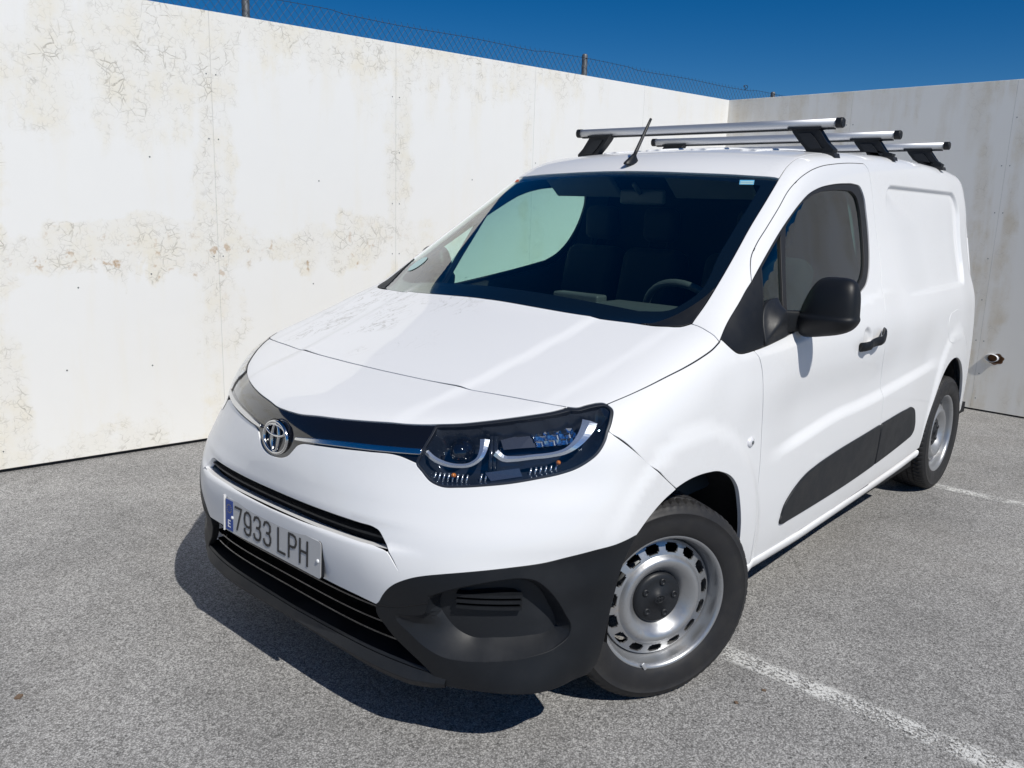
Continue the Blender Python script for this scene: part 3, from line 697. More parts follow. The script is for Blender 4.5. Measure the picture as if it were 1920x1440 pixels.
for s in(1,-1): handle(s)
# handle cup
# ------- front bumper
slot=join(spl(cy((0,.636),(.16,.635),(.30,.634),(.40,.632),(.448,.630),(.466,.624),(.476,.614),(.488,.599),(.501,.583),(.517,.560),(.5320,.531)),.006),spl(cy((.5320,.531),(.513,.560),(.496,.580),(.47,.586),(.40,.588),(.30,.588),(.16,.585),(0,.583)),.02))
slotS=join(slot,mir(slot)[::-1])
btopR=cy((0,.740),(.025,.741),(.052,.746),(.080,.758),(.100,.776),(.118,.793),(.14,.801),(.20,.806),(.287,.811),(.40,.817),(.50,.818),(.556,.805))
btop=spl(btopR,.01)
wt=spl(cy((1.137,.613),(1.060,.603),(.997,.596),(.94,.588),(.888,.578),(.80,.567),(.749,.560),(.69,.551),(.637,.541),(.600,.532),(.570,.522),(.545,.510),(.520,.494),(.500,.474),(.484,.450),(.470,.424),(.462,.416)),.012)
bbot=spl(cy((.462,.416),(.415,.422),(.30,.428),(.16,.431),(0,.432)),.02)
hl_under=hl_low[:np.argmin(np.abs(to_chart(hl_low,'cyl')[:,0]-.556))+1]
bR=join(btop,hl_low[::-1][len(hl_low)-len(hl_under):],fendgap,archF2,wt,bbot)
bump=join(bR,mir(bR)[::-1])
tow=join(spl(cy((-.565,.545),(-.535,.535),(-.515,.51),(-.512,.48),(-.520,.45),(-.60,.46),(-.66,.475),(-.665,.52),(-.64,.545),(-.60,.552),(-.565,.545)),.01))
BUMP=panel('front_bumper','cyl',bump,'paint',VAN,holes=[slotS,],sp=.018,fl=.02,gap=.0014,cons=[cy(*[(s_,z_) for s_ in np.linspace(-sw,sw,70)]) for z_,sw in((.5785,.56),(.5725,.56),(.562,.56))])[0]
# recessed grille panel between the lamps
gtop=maskl[:np.argmin(np.abs(maskl[:,1]-.492))+1]
hl_in=hl_low[np.argmin(np.abs(to_chart(hl_low,'cyl')[:,0]-.556)):]
gR=join(gtop,hl_in[::-1],btop[::-1])
GR=panel('upper_grille_panel','cyl',join(gR,mir(gR)[::-1]),'gloss',VAN,sp=.02,off=-.004,fl=.01,gap=.001)[0]
chs=join(spl(cy((.105,.8125),(.20,.823),(.281,.829),(.449,.836),(.570,.840)),.015),spl(cy((.570,.840),(.567,.829)),.01),spl(cy((.567,.829),(.451,.825),(.284,.8185),(.20,.8135),(.105,.8075)),.015),spl(cy((.105,.8075),(.105,.8125)),.01))
panel('chrome_strip','cyl',chs,'chrome',GR,sp=.008,off=.005,fl=.012,gap=0,rnd=.0025,mirror=True)
# slot interior and lower grille
def strip(name,z0,z1,s0,off0,off1,mat,parent,n=60,smin=None,thick=0,**kw):
    s=np.linspace(-s0 if smin is None else smin,s0,n)
    A=proj_chart(np.stack([s,np.full(n,z0) if np.ndim(z0)==0 else z0],-1),'cyl');B_=proj_chart(np.stack([s,np.full(n,z1) if np.ndim(z1)==0 else z1],-1),'cyl')
    Na,Nb=grad(A),grad(B_);Na[:,2]=0;Nb[:,2]=0;A=A+Na*off0;B_=B_+Nb*off1
    V=np.vstack([A,B_]);Fc=[(i,i+1,n+i+1,n+i) for i in range(n-1)]
    if thick:
        N2=Na; V=np.vstack([V,A+np.array([0,0,-thick]),B_+np.array([0,0,-thick])])
        Fc+=[(2*n+i,i,n+i,3*n+i)[::-1] for i in()]
        Fc+=[(2*n+i,3*n+i,3*n+i+1,2*n+i+1) for i in range(n-1)]+[(n+i,n+i+1,3*n+i+1,3*n+i) for i in range(n-1)]+[(i,2*n+i,2*n+i+1,i+1) for i in range(n-1)]
    return mesh(name,V,Fc,mat,parent,smooth=False,**kw)
SL=strip('slot_grille',.645,.515,.56,-.045,-.045,'dark',BUMP)
strip('grille_bar',.610,.607,.50,-.040,-.014,'plastic',BUMP,thick=.006)
strip('slot_shelf',.586,.577,.53,-.002,-.05,'paint',BUMP)
strip('slot_roof',.636,.640,.50,-.004,-.05,'paint',BUMP)
LG=strip('lower_grille',.455,.20,.66,-.085,-.075,'dark',VAN)
for k,z in enumerate((.397,.352,.307)):
    s0=.455+(.43-z)*.72
    strip('grille_bar',z,z-.003,s0,-.075,-.026,'gloss',LG,thick=.005)
# lip spoiler under the grille: profile swept along the lower edge of the nose
sL=np.linspace(-.655,.655,81)
zt=np.interp(np.abs(sL),[0,.16,.35,.52,.61,.655],[.243,.247,.252,.254,.252,.246]); zb=np.interp(np.abs(sL),[0,.16,.27,.40,.49,.56,.62,.655],[.186,.186,.184,.178,.178,.182,.196,.210])
BT=cyl(np.stack([sL,zt],-1)); BB=cyl(np.stack([sL,zb],-1)); NT=grad(BT); NT[:,2]=0; NT/=np.linalg.norm(NT,axis=1,keepdims=True)
fade=sst(.655,.56,np.abs(sL))[:,None]
def row(t,out,dz=0.): 
    P=BT*(1-t)+BB*t+NT*out*(.35+.65*fade); P[:,2]+=dz; return P
def rows(name,R,mat,parent):
    n=len(sL);g_=G()
    for A,B_ in zip(R[:-1],R[1:]): g_.add(np.vstack([A,B_]),[(i,n+i,n+i+1,i+1) for i in range(n-1)])
    return g_.out(name,mat,parent)
LIP=rows('front_lip',[row(.14,-.012),row(.15,.000),row(.56,.020),row(.62,.0205),row(.95,.010),row(1.,.002),row(1.,-.14,.02)],'plastic2',VAN)
rows('lip_shelf',[row(-.10,-.075,.004),row(.0,-.008),row(.10,-.001),row(.13,-.004),row(.14,-.02)],'plastic',LIP)
# bumper corners
ctop=wt[::-1]
carch=spl(cy((1.137,.613),(1.110,.570),(1.088,.527),(1.068,.442),(1.052,.360),(1.040,.290),(1.034,.262)),.02)
cbot=spl(cy((1.034,.262),(1.015,.243),(.98,.238),(.915,.233),(.831,.229),(.754,.226),(.70,.222),(.645,.214)),.02)
cin=spl(cy((.645,.214),(.625,.238),(.600,.262),(.560,.292),(.520,.322),(.486,.357),(.462,.389),(.462,.416)),.015)
fo_=[(.609,.477),(.653,.500),(.717,.522),(.781,.536),(.832,.540),(.862,.533),(.887,.512),(.914,.475),(.937,.431),(.953,.392),(.950,.372),(.916,.342),(.850,.322),(.770,.309),(.700,.302),(.645,.304),(.601,.322),(.557,.356),(.523,.385),(.518,.394),(.560,.409),(.600,.425),(.605,.450)]
fi_=[(.636,.470),(.68,.495),(.75,.512),(.82,.522),(.855,.514),(.88,.488),(.905,.448),(.925,.408),(.930,.384),(.905,.370),(.850,.362),(.770,.354),(.705,.350),(.672,.364),(.640,.398),(.624,.432),(.626,.452)]
fo=spl(cy(*(fo_+fo_[:1])),.012)[:-1];fi=spl(cy(*(fi_+fi_[:1])),.012)[:-1]
def vz(pts): return spl(cy(*(pts+pts[:1])),.01)[:-1]
vent=vz([(.665,.448),(.70,.476),(.75,.488),(.80,.490),(.822,.484),(.832,.466),(.832,.448),(.824,.434),(.80,.429),(.72,.432)])
FOQ=np.array(to_chart(fo,'cyl'));FIQ=np.array(to_chart(fi,'cyl'))
CL=panel('bumper_corner','cyl',join(ctop,carch,cbot,cin),'plastic',VAN,holes=[fo],sp=.016,off=.001,fl=.02,gap=.0012,rnd=.004,mirror=True)
for s_ in(1,-1):
    P=cyl(spl([(.461,.4145),(.513,.424),(.607,.4565)],.01));P=P+grad(P)*.0012
    if s_<0:P=mir(P)
    V,Fc=tube(P,.0013,5);mesh('trim_seam',V,Fc,'dark',CL[0 if s_>0 else 1])  # dark bead stands in for the shade of an uncut groove
def fogd(q):
    do=dist_poly(q,FOQ);di=dist_poly(q,FIQ);ins=pip(q,FIQ)|(di<1e-4)
    t=np.where(ins,1,do/(do+di+1e-9)); base=-.048*t
    return base+np.where(ins,.012*sst(.70,.60,q[:,0])*0-.010*sst(.40,.50,q[:,1])*1.,0)
for k,o in enumerate(panel('fog_lamp_recess','cyl',fo,'plastic2',VAN,holes=[vent],sp=.012,off=.001,fl=0,gap=0,cons=[fi],dfun=fogd,mirror=True,sharp=16)):
    pass
for s in(1,-1):
    for z in(.474,.457,.441):
        q=np.stack([np.linspace(.672,.836,14),np.full(14,z)],-1);P=cyl(q);Nn=grad(P);P=P-Nn*.040
        if s<0:P=mir(P)
        V,Fc=sweep(P,[(.0045,.012),(.0045,-.012),(-.0045,-.012),(-.0045,.012)],up=(0,0,1));mesh('vent_slat',V,Fc,'plastic',CL[0 if s>0 else 1])
    q=np.stack([np.linspace(.64,.86,14)]*2,-1)
    A=cyl(np.stack([np.linspace(.64,.86,14),np.full(14,.41)],-1));B_=cyl(np.stack([np.linspace(.64,.86,14),np.full(14,.51)],-1));A=A-grad(A)*.07;B_=B_-grad(B_)*.07
    if s<0:A,B_=mir(A),mir(B_)
    mesh('vent_backing',np.vstack([A,B_]),[(i,i+1,14+i+1,14+i) for i in range(13)],'dark',CL[0 if s>0 else 1])
print('front done')

# ---------------------------------------------------------------- headlamps
def lampsurf(q,off):
    P=cyl(np.array(q,float));Nn=grad(P);return P+Nn*off
HLQ=to_chart(HL,'cyl')
def ribbon(name,pts,w,off,mat,parent,s=1,thick=.004,step=.01,wv=None):
    # flat ribbon following the lamp surface; pts in the wrap-round chart
    c=spl(pts,step);P=lampsurf(c,off);Nn=grad(cyl(c));T=np.gradient(P,axis=0);T/=np.linalg.norm(T,axis=1,keepdims=True);Bv=np.cross(Nn,T);Bv/=np.linalg.norm(Bv,axis=1,keepdims=True)
    ww=np.interp(np.linspace(0,1,len(c)),np.linspace(0,1,len(w)),w) if np.ndim(w) else np.full(len(c),w)
    A=P+Bv*ww[:,None]/2;B_=P-Bv*ww[:,None]/2
    Mid=(A+B_)/2+Nn*thick*.8
    V=np.vstack([A-Nn*thick,A,Mid,B_,B_-Nn*thick]);n=len(c);V[:,1]*=s
    Fc=[(r_*n+i,r_*n+i+1,(r_+1)*n+i+1,(r_+1)*n+i) for r_ in range(4) for i in range(n-1)]
    return mesh(name,V,Fc,mat,parent,smooth=False)
def lamp(s):
    root=panel('headlight','cyl',HL if s>0 else HL,'lens',VAN,sp=.016,off=.0015,fl=.0,gap=.001) if s>0 else None
    if s>0: L=root[0]
    else:
        src=LAMP[0];me=src.data.copy();V=np.empty(len(me.vertices)*3);me.vertices.foreach_get('co',V);V=V.reshape(-1,3);V[:,1]*=-1
        Fc=[tuple(p.vertices)[::-1] for p in me.polygons];L=mesh('headlight',V,Fc,None,VAN,smooth=True);L.data.materials.append(MAT['lens'])
    LAMP.append(L)
    def mm(ob):
        if s<0:
            for o in ob:
                for v in o.data.vertices: v.co.y*=-1
                o.data.flip_normals()
        return ob
    # rim seal round the lamp
    HQ=HL; inn=inset(to_chart(HL,'cyl'),.0055)
    ring=cyl(inn)
    mm(panel('lamp_seal','cyl',HL,'rubber',L,holes=[ring],sp=.012,off=-.001,fl=.012,gap=.0008))
    def dd(q):
        d=dist_poly(q,HLQ); return -.070*sst(.0,.030,d)
    mm(panel('lamp_housing','cyl',HL,'lampin',L,sp=.014,off=-.004,fl=0,gap=.004,dfun=dd))
    # bright U shaped trims of the two chambers
    ribbon('chrome_trim',[(.578,.838),(.600,.823),(.633,.812),(.669,.809),(.706,.815),(.730,.832),(.742,.857),(.748,.884)],[.014,.014,.013,.011,.011,.013,.020,.026],-.020,'silver',L,s)
    ribbon('chrome_trim',[(.776,.850),(.795,.836),(.825,.836),(.872,.843),(.915,.849),(.955,.860),(.985,.880),(1.010,.905),(1.036,.936)],[.020,.016,.013,.013,.013,.016,.024,.034,.042],-.016,'silver',L,s)
    # inner lens blocks and faceted reflector
    def at(q,off): 
        P=lampsurf([q],off)[0];n=grad(cyl(np.array([q])))[0]
        P=P*np.array([1,s,1]);n=n*np.array([1,s,1]);return P,n
    def ori(V,P,n):
        zq=Vector(n).to_track_quat('Y','Z').to_matrix();return (np.array(V)@np.array(zq).T)+P
    for q,rr in(((.672,.853),.030),):
        P,n=at(q,-.050);fw_=np.array([.93,s*.30,.0]);
        V,Fc=lathe([(0,.030),(.012,.028),(.022,.021),(rr*.94,.008),(rr,0),(rr*1.12,-.002),(rr*1.12,-.02)],28);mesh('projector_lens',ori(V,P,fw_),Fc,'clearp' if 0 else 'gloss',L,smooth=True)
    P,n=at((.885,.870),-.058)
    # reflector bowl: facets facing forward
    V=[];Fc=[];R0=np.array(ori([(0,0,0)],P,n))
    cols=7
    g=G()
    qs=np.linspace(.885,1.000,cols+1)
    for r_,(z0,z1) in enumerate(((.872,.890),(.890,.907),(.907,.922))):
        for i in range(cols):
            s0,s1=qs[i]-.004*r_,qs[i+1]-.004*r_
            if s1>1.045: continue
            z0s,z1s=z0+.02*(s0-.86)/.17,z1+.02*(s0-.86)/.17
            C4=[(s0,z0s),(s1,z0s),(s1,z1s),(s0,z1s)];Q=lampsurf(C4,-.045);Nn=grad(cyl(np.array(C4)))
            mid=Q.mean(0)-Nn.mean(0)*(.008+.012*((i+r_)%2));V4=np.vstack([Q,[mid]])*np.array([1,s,1])
            g.add(V4,[(0,1,4),(1,2,4),(2,3,4),(3,0,4)])
    g.out('reflector','reflector',L)
    for q in((.658,.785),(.935,.829)):
        P,n=at(q,-.028);V,Fc=lathe([(0,.009),(.004,.008),(.0065,.002),(.007,-.006),(.004,-.012)],14);mesh('indicator_bulb',ori(V,P,n),Fc,'amber',L,smooth=True)
    # fluted indicator optics
    g=G()
    for k in range(26):
        s_=.600+.013*k
        if .700<s_<.725 or .75<s_<.85: continue
        if s_>.925: break
        z0=.772+max(0,s_-.70)*.155;Q=lampsurf([(s_,z0-.004),(s_+.006,z0+.017)],-.034)*np.array([1,s,1]);g.tube(Q,.0026,5)
    g.out('indicator_optic','silver',L,smooth=True,kind='stuff')
    g=G();C4=[(.745,.797),(.835,.812),(.842,.792),(.760,.778)];g.add(lampsurf(C4,-.028)*np.array([1,s,1]),[(0,1,2,3)]);g.out('indicator_reflector','dullmetal',L)
    g=G();C4=[(.795,.866),(.84,.872),(.885,.876),(.875,.915),(.835,.915),(.790,.910)];g.add(lampsurf(C4,-.05)*np.array([1,s,1]),[tuple(range(6))]);g.out('reflector_panel','dullmetal',L)
    # divider and dark shroud between the chambers
    g=G();
    for s_ in(.757,.768): 
        Q=lampsurf([(s_,.80),(s_+.004,.84),(s_+.01,.90)],-.035)*np.array([1,s,1]);g.tube(Q,.007,6)
    g.out('lamp_divider','lampin',L,smooth=True)
LAMP=[]
lamp(1);lamp(-1)
# ---------------------------------------------------------------- emblem, plate
emP=cyl(np.array([[0,.797]]))[0]
def ell(a,b,cy0,cz0,n=48,x=0,ph=None):
    t=np.linspace(0,2*np.pi,n,endpoint=False);return np.stack([np.full(n,x),cy0+a*np.cos(t),cz0+b*np.sin(t)],-1)
EM=empty('emblem',(float(emP[0])+.000,0,.797),VAN); EM.rotation_euler=(0,math.radians(-7),0)
def ringmesh(name,a,b,cy0,cz0,w,d,parent,mat='chrome',curve=0.):
    P=ell(a,b,cy0,cz0);P[:,0]+=-curve*(P[:,1]**2)*20
    n=len(P);T=np.roll(P,-1,0)-np.roll(P,1,0);T/=np.linalg.norm(T,axis=1,keepdims=True);O=np.cross(T,[1,0,0]);m=8;th=np.linspace(0,2*np.pi,m,endpoint=False)
    V=(P[:,None]+w*np.cos(th)[None,:,None]*O[:,None]+d*np.sin(th)[None,:,None]*np.array([1,0,0])).reshape(-1,3)
    Fc=[(i*m+j,i*m+(j+1)%m,((i+1)%n)*m+(j+1)%m,((i+1)%n)*m+j) for i in range(n) for j in range(m)]
    return mesh(name,V,Fc,mat,parent,smooth=True)
ringmesh('emblem_ring',.060,.047,0,0,.0052,.0075,EM)
ringmesh('emblem_ring',.0175,.0415,0,0,.0045,.0065,EM)
ringmesh('emblem_ring',.0475,.0165,0,.0215,.0045,.0065,EM)
P=ell(.062,.049,0,0);mesh('emblem_base',np.vstack([P+[-.006,0,0],[[-.003,0,0]]]),[(i,(i+1)%48,48) for i in range(48)],'gloss',EM)
# bowl behind the badge
P2=ell(.068,.055,0,0);mesh('emblem_bowl',np.vstack([P2+[-.002,0,0],P2*1.0+[-.02,0,0]]),[(i,(i+1)%48,48+(i+1)%48,48+i) for i in range(48)],'gloss',EM,smooth=True)
PLx=.888
PLT=empty('number_plate',(PLx,0,.4953),VAN); PLT.rotation_euler=(0,math.radians(-2),0)
def rrect(w,h,r,n=5):
    out=[]
    for cx_,cz_,a0 in((w-r,h-r,0),(-w+r,h-r,90),(-w+r,-h+r,180),(w-r,-h+r,270)):
        for k in range(n+1): a=math.radians(a0+90*k/n);out.append((cx_+r*math.cos(a),cz_+r*math.sin(a)))
    return out
def slab(name,poly,x0,x1,mat,parent,flip=False,**k):
    n=len(poly);V=[(x1,p[0],p[1]) for p in poly]+[(x0,p[0],p[1]) for p in poly]
    Fc=[tuple(range(n)),tuple(range(2*n-1,n-1,-1))]+[(i,n+i,n+(i+1)%n,(i+1)%n) for i in range(n)]
    return mesh(name,V,Fc,mat,parent,**k)
slab('plate_sheet',rrect(.260,.055,.010),-.0015,.0,'plate',PLT)
slab('plate_mount',rrect(.261,.056,.010),-.012,-.002,'plastic',PLT)
slab('euro_band',[(-.2550,-.050),(-.2130,-.050),(-.2130,.050),(-.2550,.050)],.0002,.0012,'plateblue',PLT)
GLY={'7':[[(0,1),(1,1),(.30,0)]],'9':[[(1,.66),(.93,.42),(.7,.36),(.35,.36),(.07,.46),(0,.68),(.07,.9),(.35,1),(.65,1),(.93,.9),(1,.66),(1,.30),(.90,.07),(.62,0),(.3,0),(.06,.12),(.02,.22)]],
'3':[[(0,.82),(.12,.96),(.4,1),(.65,.99),(.92,.88),(.93,.68),(.78,.56),(.42,.53)],[(.42,.53),(.80,.52),(.98,.38),(1,.22),(.88,.06),(.6,0),(.35,0),(.1,.06),(0,.2)]],
'L':[[(0,1),(0,0),(1,0)]],'P':[[(0,0),(0,1),(.55,1),(.85,.96),(1,.82),(1,.68),(.85,.53),(.55,.48),(0,.48)]],'H':[[(0,0),(0,1)],[(1,0),(1,1)],[(0,.52),(1,.52)]],
'E':[[(1,1),(0,1),(0,0),(1,0)],[(0,.5),(.85,.5)]]}
def glyph(ch,y0,z0,wd,ht,st,x,mat,parent,name='plate_character'):
    g=G()
    for pl in GLY[ch]:
        P=np.array(pl,float)*np.array([wd-st,ht-st])+np.array([y0+st/2,z0+st/2])
        if ch in'93P' : 
            pass
        for a,b in zip(P[:-1],P[1:]):
            t=(b-a)/np.linalg.norm(b-a);n=np.array([-t[1],t[0]])*st/2;e=t*st*.36
            V=[a-e-n,b+e-n,b+e+n,a-e+n];k=len(g.V);g.V+=[(x,v[0],v[1]) for v in V]+[(x-.0008,v[0],v[1]) for v in V]
            g.F+=[(k,k+1,k+2,k+3)]+[(k+i,k+4+i,k+4+(i+1)%4,k+(i+1)%4) for i in range(4)]
            x+=.00003
    return g.out(name,mat,parent)
yy=-.202
for ch in '7933':
    glyph(ch,yy,-.0385,.044,.079,.0074,.0016,'platechar',PLT); yy+=.0555
yy+=.022
for ch in 'LPH':
    glyph(ch,yy,-.0385,.044,.079,.0074,.0016,'platechar',PLT); yy+=.0565
glyph('E',-.2420,-.040,.016,.024,.0035,.0018,'whitep',PLT,'country_letter')
g=G()
for k in range(12):
    a=k*math.pi/6;yc,zc=-.234+.0135*math.cos(a),.022+.0135*math.sin(a);g.F.append(tuple(len(g.V)+i for i in range(5)));g.V+=[(.0017,yc+.0022*math.cos(b*2*math.pi/5),zc+.0022*math.sin(b*2*math.pi/5)) for b in range(5)]
g.out('euro_stars','star',PLT,kind='stuff')
slab('plate_recess_edge',[(-.2685,-.058),(-.2630,-.058),(-.2630,.060),(-.2685,.060)],-.022,.003,'paint',PLT)
for y_ in(-.2165,.246):
    V,Fc=lathe([(0,.004),(.003,.0036),(.0055,.002),(.0062,0)],14);V=np.stack([V[:,1],V[:,0]+y_,V[:,2]-.004],-1);mesh('plate_rivet',V,Fc,'whitep',PLT,smooth=True)
# ---------------------------------------------------------------- wheels
def rimmesh(parent):
    # dish with fifteen vent holes, disc outer side +y, y=0 is the outer lip
    n=180
    A=[(.082,-.052),(.092,-.040),(.104,-.026),(.116,-.0165),(.128,-.0130),(.136,-.0165),(.142,-.0235),(.1460,-.0275)]
    Cc=[(.1880,-.0455),(.1895,-.052),(.1900,-.062)]
    D_=[(.1900,-.110),(.1905,-.062),(.1925,-.054),(.1980,-.044),(.2015,-.034),(.2030,-.020),(.2050,-.008),(.2100,-.003),(.2150,.000),(.2185,-.001),(.2200,-.006),(.2190,-.014)]
    g=G();V,Fc=lathe(A,n);g.add(V,Fc)
    # hole ring
    rr=np.array([.1460,.1525,.1570,.1760,.1810,.1880]);yy_=np.interp(rr,[.146,.1510,.1830,.1880],[-.0275,-.029,-.0420,-.0455])
    th=np.linspace(0,2*np.pi,n,endpoint=False);V=np.stack([rr[:,None]*np.cos(th),np.repeat(yy_[:,None],n,1),rr[:,None]*np.sin(th)],-1).reshape(-1,3);Fc=[]
    for i in range(5):
        for j in range(n):
            k=j%12
            hole=(1<=i<=3) and (2<=k<=9) and not(i in(1,3) and k in(2,9))
            if not hole: Fc.append((i*n+j,(i+1)*n+j,(i+1)*n+(j+1)%n,i*n+(j+1)%n))
            else:
                # side walls of the hole
                pass
    g.add(V,Fc)
    # punched edges of the holes
    th_=2*np.pi/n
    for h in range(15):
        c=(h*12+6)*th_
        sh=[(-3*1,1),( -2,1),(-2,0)]
        loop=[(-3,0),(3,0),(3,1),(4,1),(4,2),(3,2),(3,3),(-3,3),(-3,2),(-4,2),(-4,1),(-3,1)]
        rI=[.1525,.1570,.1760,.1810];L1=[];
        for a,b in loop:
            r0=rI[b];y0=np.interp(r0,[.146,.1510,.1830,.1880],[-.0275,-.029,-.0420,-.0455]);aa=c+a*th_;L1.append((r0*math.cos(aa),y0,r0*math.sin(aa)))
        L2=[(p[0],p[1]-.006,p[2]) for p in L1];k=len(L1);g.add(L1+L2,[(i,(i+1)%k,k+(i+1)%k,k+i) for i in range(k)])
    V,Fc=lathe(Cc,n);g.add(V,Fc);V,Fc=lathe(D_,n);g.add(V,Fc)
    return g.out('rim','rim',parent,smooth=True)
def capmesh(parent):
    g=G();V,Fc=lathe([(0,-.030),(.020,-.030),(.021,-.033),(.060,-.034),(.074,-.036),(.081,-.042),(.084,-.054)],48);g.add(V,Fc);c=g.out('hub_cap','plastic2',parent,smooth=True)
    for k in range(5):
        a=k*2*math.pi/5+.6;V,Fc=lathe([(0,.004),(.006,.0035),(.0065,.0055),(.010,.005),(.0115,0)],16);V=V+np.array([.055*math.cos(a),-.034,.055*math.sin(a)]);mesh('wheel_nut_cover',V,Fc,'plastic2',parent,smooth=True)
    for a,b,cz in((.0175,.0125,0),(.0055,.0110,0),(.0140,.0048,.0055)):
        t=np.linspace(0,2*np.pi,24,endpoint=False);P=np.stack([a*np.cos(t),np.full(24,-.0285),cz+b*np.sin(t)],-1);V,Fc=tube(P,.0011,6,False,True);mesh('cap_emblem',V,Fc,'plastic2',parent,smooth=True)
def tyremesh(parent):
    # y=0 plane = outer rim lip; tyre runs from y=+.008 to y=-.20
    R=.323
    n=288;half=.1015;yc=-.0945
    prof=[]
    side_o=[(.2165,.000),(.222,.004),(.232,.0085),(.250,.0115),(.270,.0125),(.288,.0105),(.2895,.0118),(.2915,.0118),(.293,.0098),(.303,.006),(.3120,-.001),(.3175,-.010)]
    side_i=[(r_,2*yc-y_) for r_,y_ in side_o[::-1]]
    tread=np.linspace(-.016,2*yc+.016,34)
    def Rt(y): 
        u=(y-yc)/half;return .3225-.0035*u*u-.004*abs(u)**8
    P=[(a,b,0) for a,b in side_o]+[(Rt(y),y,1) for y in tread]+[(a,b,0) for a,b in side_i]
    m=len(P);th=np.linspace(0,2*np.pi,n,endpoint=False);V=np.zeros((m,n,3))
    gro=(-.048,-.078,-.112,-.142)
    for i,(r_,y_,t_) in enumerate(P):
        rr=np.full(n,r_)
        if t_:
            if min(abs(y_-g_) for g_ in gro)<.0032: rr=rr-.0075
            else:
                u=(y_-yc)/half; ph=(np.arange(n)+ (abs(u)**1.0)*5.0*(1 if u>0 else -1)*1.0)
                if abs(u)>.45: rr=rr-np.where(np.mod(ph,4)<1.25,.0055,0)
                else: rr=rr-np.where(np.mod(ph,6)<1,.0025,0)
        elif r_>.311: rr=rr-np.where(np.mod(np.arange(n)+3.6,4)<1.25,.003,0)
        V[i]=np.stack([rr*np.cos(th),np.full(n,y_),rr*np.sin(th)],-1)
    Fc=[(i*n+j,(i+1)*n+j,(i+1)*n+(j+1)%n,i*n+(j+1)%n) for i in range(m-1) for j in range(n)]
    o=mesh('tyre',V.reshape(-1,3),Fc,'tyre',parent,smooth=False)
    sm=[not(len(side_o)-2<=(k//n)<=len(side_o)+34) for k in range(len(Fc))];o.data.polygons.foreach_set('use_smooth',sm)
    return o
def wheel(x,y,steer,roll,left=True):
    w_=empty('wheel',(x,y,.318),VAN)
    w_.rotation_euler=(0,0,0)
    # local +y is outward; right-hand wheels are turned round
    w_.rotation_mode='XYZ';w_.matrix_local=Matrix.Translation((x,y,.318))@Matrix.Rotation(-steer+(0 if left else math.pi),4,'Z')@Matrix.Rotation(roll,4,'Y')
    return w_
W1=wheel(.090,.900,math.radians(25),.10)
RM=rimmesh(W1);capmesh(W1);tyremesh(W1)
V,Fc=lathe([(.02,-.075),(.125,-.08),(.125,-.095)],40);mesh('brake_disc',V,Fc,'steel',W1,smooth=True)
g=G();g.box((.16,0,0),(.012,.03,.05),bev=.008)
for (x,y,st,ro,lf) in((-.03,-.875,math.radians(24),1.,False),(-2.82,.870,0,.35,True),(-2.82,-.870,0,.7,False)):
    w2=wheel(x,y,st,ro,lf)
    for ch in W1.children:
        c=ch.copy();COL.objects.link(c);c.parent=w2
g=G();g.add(*tube([(1.01*0,0,0)]*0 or [(1.378*.16,-.001,-.135),(1.3*.16,-.0005,-.148)],.004,6))
V,Fc=rbox((.013,.003,.006),.0028);a=math.radians(64);Rz=np.array([[math.cos(a),0,-math.sin(a)],[0,1,0],[math.sin(a),0,math.cos(a)]])
V=V@Rz.T+np.array([-.2125*math.cos(math.radians(-26))*-.42,.003,-.2125*.905]);mesh('balance_weight',V,Fc,'alu',W1,smooth=True)
# wheel-arch liners, floor pan
def liner(A,xc,s,y0,y1,Rr):
    t=np.radians(np.linspace(-4,184,30));pr=[(math.cos(a)*(Rr)+xc,math.sin(a)*(Rr+.02)+.335) for a in t];n=len(pr)
    V=[(p[0],s*y0,max(.27,p[1])) for p in pr]+[(p[0],s*y1,max(.27,p[1])) for p in pr];Fc=[(i,i+1,n+i+1,n+i) for i in range(n-1)]+[tuple(range(n,2*n))]
    mesh('wheel_arch_liner',V,Fc,'liner',VAN)
for s in(1,-1):
    liner(ARF,0.0,s,.905,.55,.395);liner(ARR,-2.735,s,.835,.60,.425)
g=G()
g.box((.30,0,.235),(.36,.50,.02));g.box((-1.42,0,.25),(.95,.86,.03));g.box((-1.4,0,.31),(1.95,.54,.03));g.box((-3.25,0,.36),(.22,.82,.03))
g.box((.35,0,.55),(.30,.50,.26));g.out('underbody','dark',VAN)
g=G();g.tube([(-2.785,-.8,.30),(-2.785,.8,.30)],.035,10);g.tube([(0,-.8,.30),(0,.8,.30)],.028,10);g.out('axle','liner',VAN,kind='stuff')
